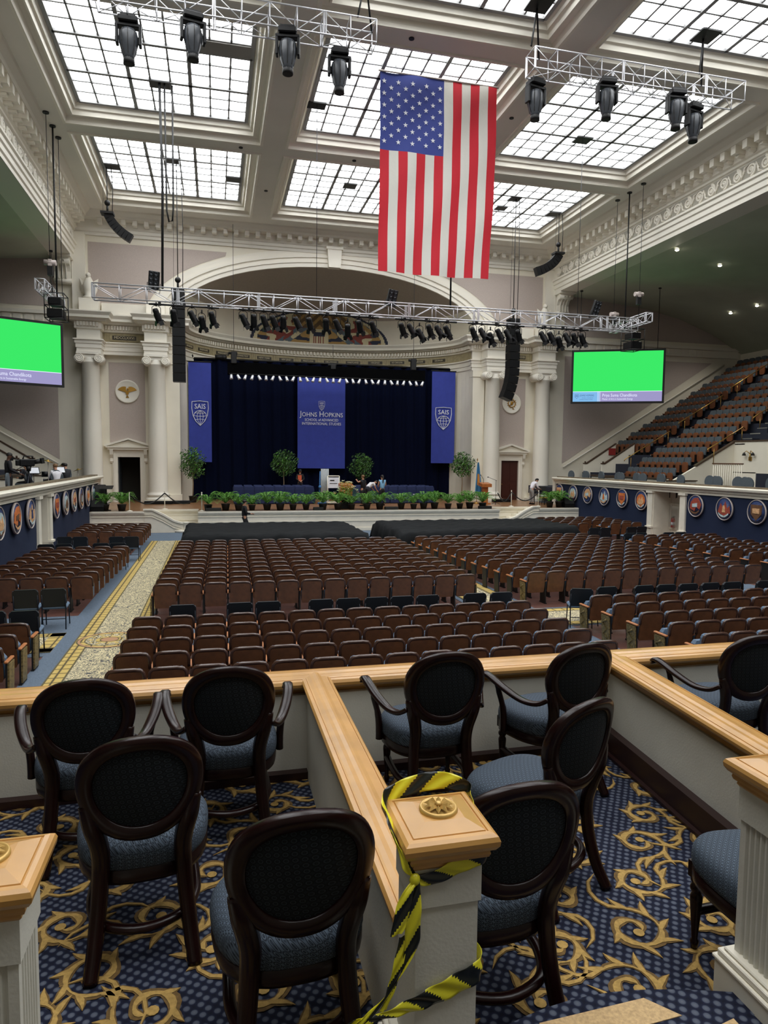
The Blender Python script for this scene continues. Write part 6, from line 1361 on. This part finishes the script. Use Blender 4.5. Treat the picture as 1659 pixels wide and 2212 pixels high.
# ---------------------------------------------------------------- people
PENDING = []
def skinned(name, verts, edges, radii, mt, parent, sub=1):
    me = bpy.data.meshes.new(name); me.from_pydata(verts, edges, []); me.materials.append(mt); o = bpy.data.objects.new(name, me); C.objects.link(o); o.parent = parent
    md = o.modifiers.new('skin', 'SKIN'); md.use_smooth_shade = True
    sv = me.skin_vertices[0].data
    for i, r in enumerate(radii): sv[i].radius = r if isinstance(r, tuple) else (r, r); sv[i].use_root = (i == 0)
    if sub: s = o.modifiers.new('sub', 'SUBSURF'); s.levels = sub; s.render_levels = sub
    PENDING.append(o); return o
BASE = dict(pelvis=(0, 0, .95), waist=(0, .01, 1.10), chest=(0, .01, 1.30), neckb=(0, .0, 1.44), neck=(0, .01, 1.52), head=(0, .03, 1.62), crown=(0, .02, 1.71),
            shL=(-.17, 0, 1.41), elL=(-.22, -.02, 1.13), wrL=(-.23, .06, .88), shR=(.17, 0, 1.41), elR=(.22, -.02, 1.13), wrR=(.23, .06, .88),
            hipL=(-.09, 0, .92), knL=(-.10, .02, .50), anL=(-.10, -.02, .09), toL=(-.11, .13, .035), hipR=(.09, 0, .92), knR=(.10, .02, .50), anR=(.10, -.02, .09), toR=(.11, .13, .035))
def person(label, loc, rz, pose=None, top=(30, 30, 34), legs=(24, 24, 30), skin_m='skin_a', hair='hair', sleeves=True, pony=False, cap=None, accent=None, scale=1.0, shoes=True):
    J = dict(BASE); J.update(pose or {}); J = {k: Vector(v) for k, v in J.items()}
    t = thing('person', label, 'person', loc, rz); t.scale = (scale,)*3
    V, E, Rr, ix = [], [], [], {}
    def add(k, p, r, par=None):
        ix[k] = len(V); V.append(tuple(p)); Rr.append(r)
        if par is not None: E.append((ix[par], ix[k]))
    add('pelvis', J['pelvis'], .10); add('waist', J['waist'], .092, 'pelvis'); add('chest', J['chest'], .108, 'waist'); add('neckb', J['neckb'], .075, 'chest'); add('neck', J['neck'], .05, 'neckb')
    add('head', J['head'], .084, 'neck'); add('crown', J['crown'], .07, 'head')
    up_ = (J['crown']-J['neck']).normalized(); fwd = Vector((0, 1, 0))+Vector((0, up_.y*-.6, up_.y*-.6)); fwd = (fwd-up_*fwd.dot(up_)).normalized() if fwd.length else Vector((0, 1, 0))
    lookd = pose.get('look') if pose else None
    if lookd: fwd = (Vector(lookd)-up_*Vector(lookd).dot(up_)).normalized()
    add('nose', J['head']+fwd*.098+up_*.0, .014, 'head'); sd = fwd.cross(up_).normalized()
    for s, q in ((-1, 'L'), (1, 'R')):
        add('ear'+q, J['head']+sd*s*.088, .013, 'head')
        add('sh'+q, J['sh'+q], .062, 'chest'); add('el'+q, J['el'+q], .042, 'sh'+q); add('wr'+q, J['wr'+q], .028, 'el'+q)
        d = (J['wr'+q]-J['el'+q]).normalized(); a = d.orthogonal().normalized(); c = d.cross(a)
        add('palm'+q, J['wr'+q]+d*.07, (.036, .022), 'wr'+q)
        for k, (w, L) in enumerate(((-.028, .055), (-.01, .068), (.01, .07), (.027, .06))):
            add('fa%d' % k+q, J['wr'+q]+d*.105+a*w, .009, 'palm'+q); add('fb%d' % k+q, J['wr'+q]+d*(.105+L)+a*w*1.15+c*.018, .007, 'fa%d' % k+q)
        add('tha'+q, J['wr'+q]+d*.06+a*.045+c*.01, .01, 'palm'+q); add('thb'+q, J['wr'+q]+d*.095+a*.055+c*.02, .008, 'tha'+q)
        add('hip'+q, J['hip'+q], .072, 'pelvis'); add('kn'+q, J['kn'+q], .058, 'hip'+q); add('an'+q, J['an'+q], .038, 'kn'+q); add('to'+q, J['to'+q], .03, 'an'+q)
    skinned('body', V, E, Rr, M[skin_m], t)
    mt = mat('cloth_top', top, .8, noise=(5, .1)); ml = mat('cloth_legs', legs, .85)
    P, E2, R2 = [], [], []
    def chain(ks, rs, root=None):
        last = root
        for k, r in zip(ks, rs): P.append(tuple(J[k])); R2.append(r); n = len(P)-1; (E2.append((last, n)) if last is not None else None); last = n
    J['hem'] = J['pelvis']+(J['pelvis']-J['waist'])*.25; chain(['hem', 'waist', 'chest', 'neckb'], [.150, .138, .150, .088])
    for q in 'LR':
        if sleeves: chain(['sh'+q, 'el'+q], [.082, .062], 2); P.append(tuple(J['el'+q]+(J['wr'+q]-J['el'+q])*.9)); R2.append(.044); E2.append((len(P)-2, len(P)-1))
        else: P.append(tuple(J['sh'+q])); R2.append(.078); E2.append((2, len(P)-1)); P.append(tuple(J['sh'+q]+(J['el'+q]-J['sh'+q])*(.55 if sleeves is None else .12))); R2.append(.07); E2.append((len(P)-2, len(P)-1))
    skinned('top', P, E2, R2, mt, t)
    P, E2, R2 = [], [], []
    J['belt'] = J['pelvis']*.55+J['waist']*.45; chain(['pelvis', 'belt'], [.150, .140])
    for q in 'LR': chain(['hip'+q, 'kn'+q, 'an'+q], [.132, .082, .06], 0)
    skinned('trousers', P, E2, R2, ml, t)
    if shoes:
        for q in 'LR': a, c = J['an'+q], J['to'+q]; MB().hull([tuple(v) for p, w, h in ((a+Vector((0, -.05, 0)), .045, .09), ((a+c)/2, .048, .08), (c, .042, .045)) for v in ((p.x-w, p.y, .0+min(a.z, c.z)-.035), (p.x+w, p.y, min(a.z, c.z)-.035), (p.x-w*.8, p.y, min(a.z, c.z)+h-.035), (p.x+w*.8, p.y, min(a.z, c.z)+h-.035))]).build('shoe', M['black2'], t)
    hm = M[hair] if cap is None else M[hair]; hc = J['head']+up_*.045-fwd*.022; b = MB()
    b.ball(hc, (.098, .104, .088), 0, 12, 8)
    if pony: b.tube([tuple(hc-fwd*.08), tuple(hc-fwd*.15-Vector((0, 0, .08))), tuple(hc-fwd*.14-Vector((0, 0, .30))), tuple(hc-fwd*.11-Vector((0, 0, .42)))], [.03, .042, .036, .01], 8)
    b.build('hair', hm, t)
    if cap: b = MB(); b.ball(J['head']+up_*.06, (.104, .108, .075), 0, 12, 6); b.hull([tuple(J['head']+up_*.05+fwd*f+sd*s) for f, s in ((.08, -.07), (.08, .07), (.19, -.05), (.19, .05))]+[tuple(J['head']+up_*.065+fwd*f+sd*s) for f, s in ((.08, -.07), (.08, .07), (.19, -.05), (.19, .05))]); b.build('cap', mat('cap_cloth', cap, .8), t)
    b = MB()
    for s in (-1, 1): b.ball(J['head']+fwd*.078+sd*s*.032+up_*.018, .011, 0, 6, 4)
    b.ball(J['head']+fwd*.076-up_*.045, (.024, .012, .007), 0, 6, 4); b.build('eyes_and_mouth', M['hair'], t)
    if accent:
        c = J['chest']; b = MB(); b.grid(lambda u, v: (c.x+(u-.35)*.24+.0, c.y+.155-.5*((u-.5)*.24)**2*6, c.z+.1-.36*v), 8, 6); b.build('hoodie_print', mat('print_orange', accent, .8), t)
    return t
up_arms = dict(elL=(-.24, .06, 1.14), wrL=(-.08, .24, 1.05), elR=(.24, .06, 1.14), wrR=(.08, .24, 1.05))
person('person in a black and orange hoodie and cap standing behind the navy chairs', (5.11, 42.6, ZS+.2), PI, up_arms, (26, 24, 26), (30, 30, 40), accent=(214, 96, 62), cap=(40, 40, 44))
person('person in black clothes with a raised arm beside the wooden lectern', (8.05, 37.6, ZS), .7, dict(elL=(-.32, .1, 1.34), wrL=(-.2, .3, 1.44), elR=(.26, .02, 1.14), wrR=(.2, .22, .98)), (22, 22, 26), (18, 18, 22), hair='hair2', sleeves=None)
bend = dict(pelvis=(0, -.12, .93), waist=(0, .02, 1.06), chest=(0, .22, 1.16), neckb=(0, .34, 1.22), neck=(0, .41, 1.25), head=(0, .50, 1.27), crown=(0, .58, 1.30), shL=(-.17, .26, 1.2), shR=(.17, .26, 1.2), elL=(-.2, .34, .93), wrL=(-.14, .48, .74), elR=(.2, .34, .93), wrR=(.14, .5, .78), hipL=(-.09, -.1, .9), hipR=(.09, -.1, .9), look=(0, .5, -.8))
person('person in a white shirt bending over the navy chairs behind the person in black', (8.75, 39.3, ZS), -1.2, bend, (232, 232, 236), (40, 42, 52), sleeves=None)
person('person with a ponytail in a light blue tank top and black leggings seen from behind', (9.2, 37.8, ZS), .15, dict(elL=(-.23, .05, 1.15), wrL=(-.14, .26, 1.1), elR=(.23, .05, 1.15), wrR=(.14, .26, 1.1)), (132, 186, 226), (20, 20, 24), sleeves=False, pony=True)
bw = dict(pelvis=(0, -.05, .95), waist=(0, .03, 1.09), chest=(0, .16, 1.25), neckb=(0, .25, 1.36), neck=(0, .3, 1.41), head=(0, .38, 1.47), crown=(0, .42, 1.55), shL=(-.17, .2, 1.32), shR=(.17, .2, 1.32), elL=(-.2, .26, 1.05), wrL=(-.14, .46, .92), elR=(.2, .28, 1.06), wrR=(.12, .5, .96), hipL=(-.09, -.04, .92), hipR=(.09, -.04, .92), look=(0, .8, -.5))
person('person with black hair in a white blouse and grey trousers leaning over the keyboard desk', (18.55, 38.0, ZS), -PI/2+.25, bw, (236, 232, 240), (138, 136, 134), skin_m='skin_a', pony=True, scale=.98)
walk = dict(knL=(-.1, .2, .52), anL=(-.1, .28, .1), toL=(-.11, .43, .06), knR=(.1, .05, .5), anR=(.1, -.22, .13), toR=(.11, -.08, .05), elR=(.23, .04, 1.13), wrR=(.16, .27, 1.1))
person('person in a black suit standing before the stage behind the black cloth', (1.3, 32.4, .0), -PI/2+.2, walk, (16, 16, 20), (14, 14, 18), skin_m='skin_a', hair='hair')
# the left hand box: camera crew and band
ZBX = 2.05
person('camera operator in black standing behind the left ledge with one hand at the camera', (-7.2, 27.1, ZBX), -PI/2+.5, dict(head=(0, .06, 1.62), crown=(0, .05, 1.71), elL=(-.24, .05, 1.15), wrL=(-.12, .3, 1.12), elR=(.25, .02, 1.13), wrR=(.2, .34, .98), look=(.25, .9, -.4)), (24, 24, 28), (16, 16, 18), skin_m='skin_b')
def sit(): return dict(pelvis=(0, 0, .5), waist=(0, -.02, .66), chest=(0, .02, .88), neckb=(0, .05, 1.02), neck=(0, .07, 1.1), head=(0, .11, 1.19), crown=(0, .11, 1.28), shL=(-.17, .03, .98), shR=(.17, .03, .98), elL=(-.22, .12, .72), wrL=(-.14, .34, .72), elR=(.22, .12, .72), wrR=(.14, .34, .72), hipL=(-.09, .05, .5), hipR=(.09, .05, .5), knL=(-.11, .46, .5), anL=(-.11, .42, .09), toL=(-.12, .56, .04), knR=(.11, .46, .5), anR=(.11, .42, .09), toR=(.12, .56, .04))
person('person in a white shirt seated with back turned behind the left ledge', (-6.45, 31.1, ZBX), .5, sit(), (232, 230, 236), (30, 30, 36), hair='hair2')
person('dark haired person in black seated near the cymbal, nearer one', (-6.55, 33.6, ZBX), .6, sit(), (30, 32, 38), (20, 20, 24))
person('dark haired person in black seated near the cymbal, farther one', (-6.75, 34.4, ZBX), .9, sit(), (26, 26, 30), (20, 20, 24))
person('dark clothed person seated behind the camera tripod', (-7.5, 31.0, ZBX), 1.2, sit(), (24, 24, 30), (20, 20, 24))
person('dark clothed person seated at the picture edge behind the camera operator', (-8.1, 27.9, ZBX), 1.0, sit(), (60, 34, 34), (20, 20, 24))
for x, y, rz in ((-6.45, 31.1, .5), (-6.55, 33.6, .6), (-6.75, 34.4, .9), (-7.5, 31.0, 1.2), (-8.1, 27.9, 1.0)):
    dup(bc0, (x, y, ZBX), rz, 'grey round-backed chair under the seated person %s' % {-6.45: 'in the white shirt', -6.55: 'in black near the cymbal, nearer one', -6.75: 'in black near the cymbal, farther one', -7.5: 'behind the tripod', -8.1: 'at the picture edge'}[x])
t = thing('video_camera', 'black shoulder size video camera on the tripod in the left box', 'camera', (-6.62, 27.45, ZBX+1.38), -PI/2+.4); b = MB(); b.box(-.1, .1, -.3, .2, -.12, .14, 0, .03); b.box(-.08, .08, -.42, -.28, -.1, .1, 0, .02); b.build('camera_body', M['black2'], t)
b = MB(); b.tube([(0, -.18, .14), (0, -.14, .25), (0, .12, .25), (0, .16, .14)], .025, 6); b.build('top_handle', M['black'], t); b = MB(); b.T = Matrix.Rotation(.18, 4, 'X'); b.cyl((0, .18, .0), (0, .42, .0), .08, .09, 12); b.box(-.13, .13, .42, .52, -.1, .1); b.build('lens', M['black'], t); b = MB(); b.box(-.16, .12, -.62, -.5, .08, .26, 0, .02); b.tube([(0, -.28, .1), (0, -.5, .16)], .02, 5); b.build('viewfinder', M['black2'], t); b = MB(); b.tube([(.1, -.2, -.12), (.14, -.55, -.32)], .014, 5); b.cyl((0, 0, -.12), (0, 0, -.3), .1, .07, 10); b.build('fluid_head', M['black'], t)
t = thing('camera_tripod', 'black tripod carrying the video camera in the left box', 'tripod', (-6.62, 27.45, ZBX)); MB().cyl((0, 0, .55), (0, 0, 1.09), .035, n=8).build('column', M['black'], t)
for k in range(3): a = k*2.094+.5; b = MB(); b.cyl((0, 0, 1.0), (.42*math.cos(a), .42*math.sin(a), .01), .025, .018, 6); b.build('leg', M['steel_dark'], t)
b = MB(); b.lathe([(.05, .5), (.09, .54), (.05, .58)], 8); b.build('spreader', M['black'], t)
def cymbal(label, x, y, z, tilt, r):
    t = thing('cymbal_stand', label, 'cymbal', (x, y, ZBX)); MB().cyl((0, 0, 0), (0, 0, z), .015, n=6).build('stand', M['silver'], t)
    b = MB(); b.T = TR(0, 0, z) @ Matrix.Rotation(tilt, 4, 'Y'); b.lathe([(r, -.02), (r*.4, .005), (r*.2, .02), (r*.16, .045), (.01, .055)], 20); b.lathe([(r, -.023), (.01, .0)], 20); b.build('cymbal', M['brass'], t)
    b = MB()
    for k in range(3): a = k*2.1; b.cyl((0, 0, .3), (.22*math.cos(a), .22*math.sin(a), .01), .012, n=5)
    b.build('tripod_feet', M['silver'], t)
cymbal('tilted brass cymbal at the stage end of the left box', -6.38, 35.4, 1.0, -.3, .24); cymbal('brass cymbal behind the seated person in white', -7.3, 33.6, 1.42, .3, .26); cymbal('lower brass cymbal beside the drums', -7.0, 34.9, 1.2, -.2, .22)
t = thing('drum_kit', 'dark drum set partly hidden behind the seated players', 'drums', (-7.4, 34.4, ZBX)); b = MB(); b.T = Matrix.Rotation(PI/2, 4, 'X'); b.cyl((0, .3, -.2), (0, .3, .22), .3, n=18); b.build('bass_drum', M['black2'], t)
for dx, z in ((-.2, .68), (.2, .68)): MB().cyl((dx, -.05, z), (dx, -.05, z+.24), .15, n=14).build('tom_drum', M['black2'], t)
for i, (x, y) in enumerate(((-6.5, 32.0), (-7.15, 30.4))):
    t = thing('sheet_music_stand', 'music stand with white sheets %s' % ('in front of the seated person in white' if i == 0 else 'behind the camera tripod'), 'music stand', (x, y, ZBX), .5); b = MB(); b.cyl((0, 0, 0), (0, 0, .95), .014, n=6); b.lathe([(.2, 0), (.2, .02), (.02, .05)], 8); b.build('stand', M['black'], t); MB().hull([(s*.24, yy, z) for s in (-1, 1) for yy, z in ((-.05, .92), (.1, 1.18), (-.04, .91), (.11, 1.17))]).build('desk', M['black'], t); MB().hull([(s*.2, yy-.012, z) for s in (-1, 1) for yy, z in ((-.04, .94), (.095, 1.16), (-.045, .94), (.09, 1.16))]).build('sheets', M['white_print'], t)
# ---------------------------------------------------------------- settle modifiers and lettering into plain meshes
dg = bpy.context.evaluated_depsgraph_get(); dg.update()
for o in PENDING:
    me = bpy.data.meshes.new_from_object(o.evaluated_get(dg), preserve_all_data_layers=False, depsgraph=dg); me.polygons.foreach_set('use_smooth', [True]*len(me.polygons)); o['_m'] = me.name
for o in PENDING: me = bpy.data.meshes[o['_m']]; del o['_m']; o.modifiers.clear(); o.data = me
for o in [o for o in sc.objects if o.type == 'FONT']:
    me = bpy.data.meshes.new_from_object(o.evaluated_get(dg), depsgraph=dg); n = bpy.data.objects.new('lettering', me); C.objects.link(n); n.parent = o.parent; n.location = o.location; n.rotation_euler = o.rotation_euler; n.scale = o.scale
    if o['fit'] > 0: xs_ = [v.co.x for v in me.vertices]; n.scale.x = o['fit']/(max(xs_)-min(xs_))
    bpy.data.objects.remove(o)
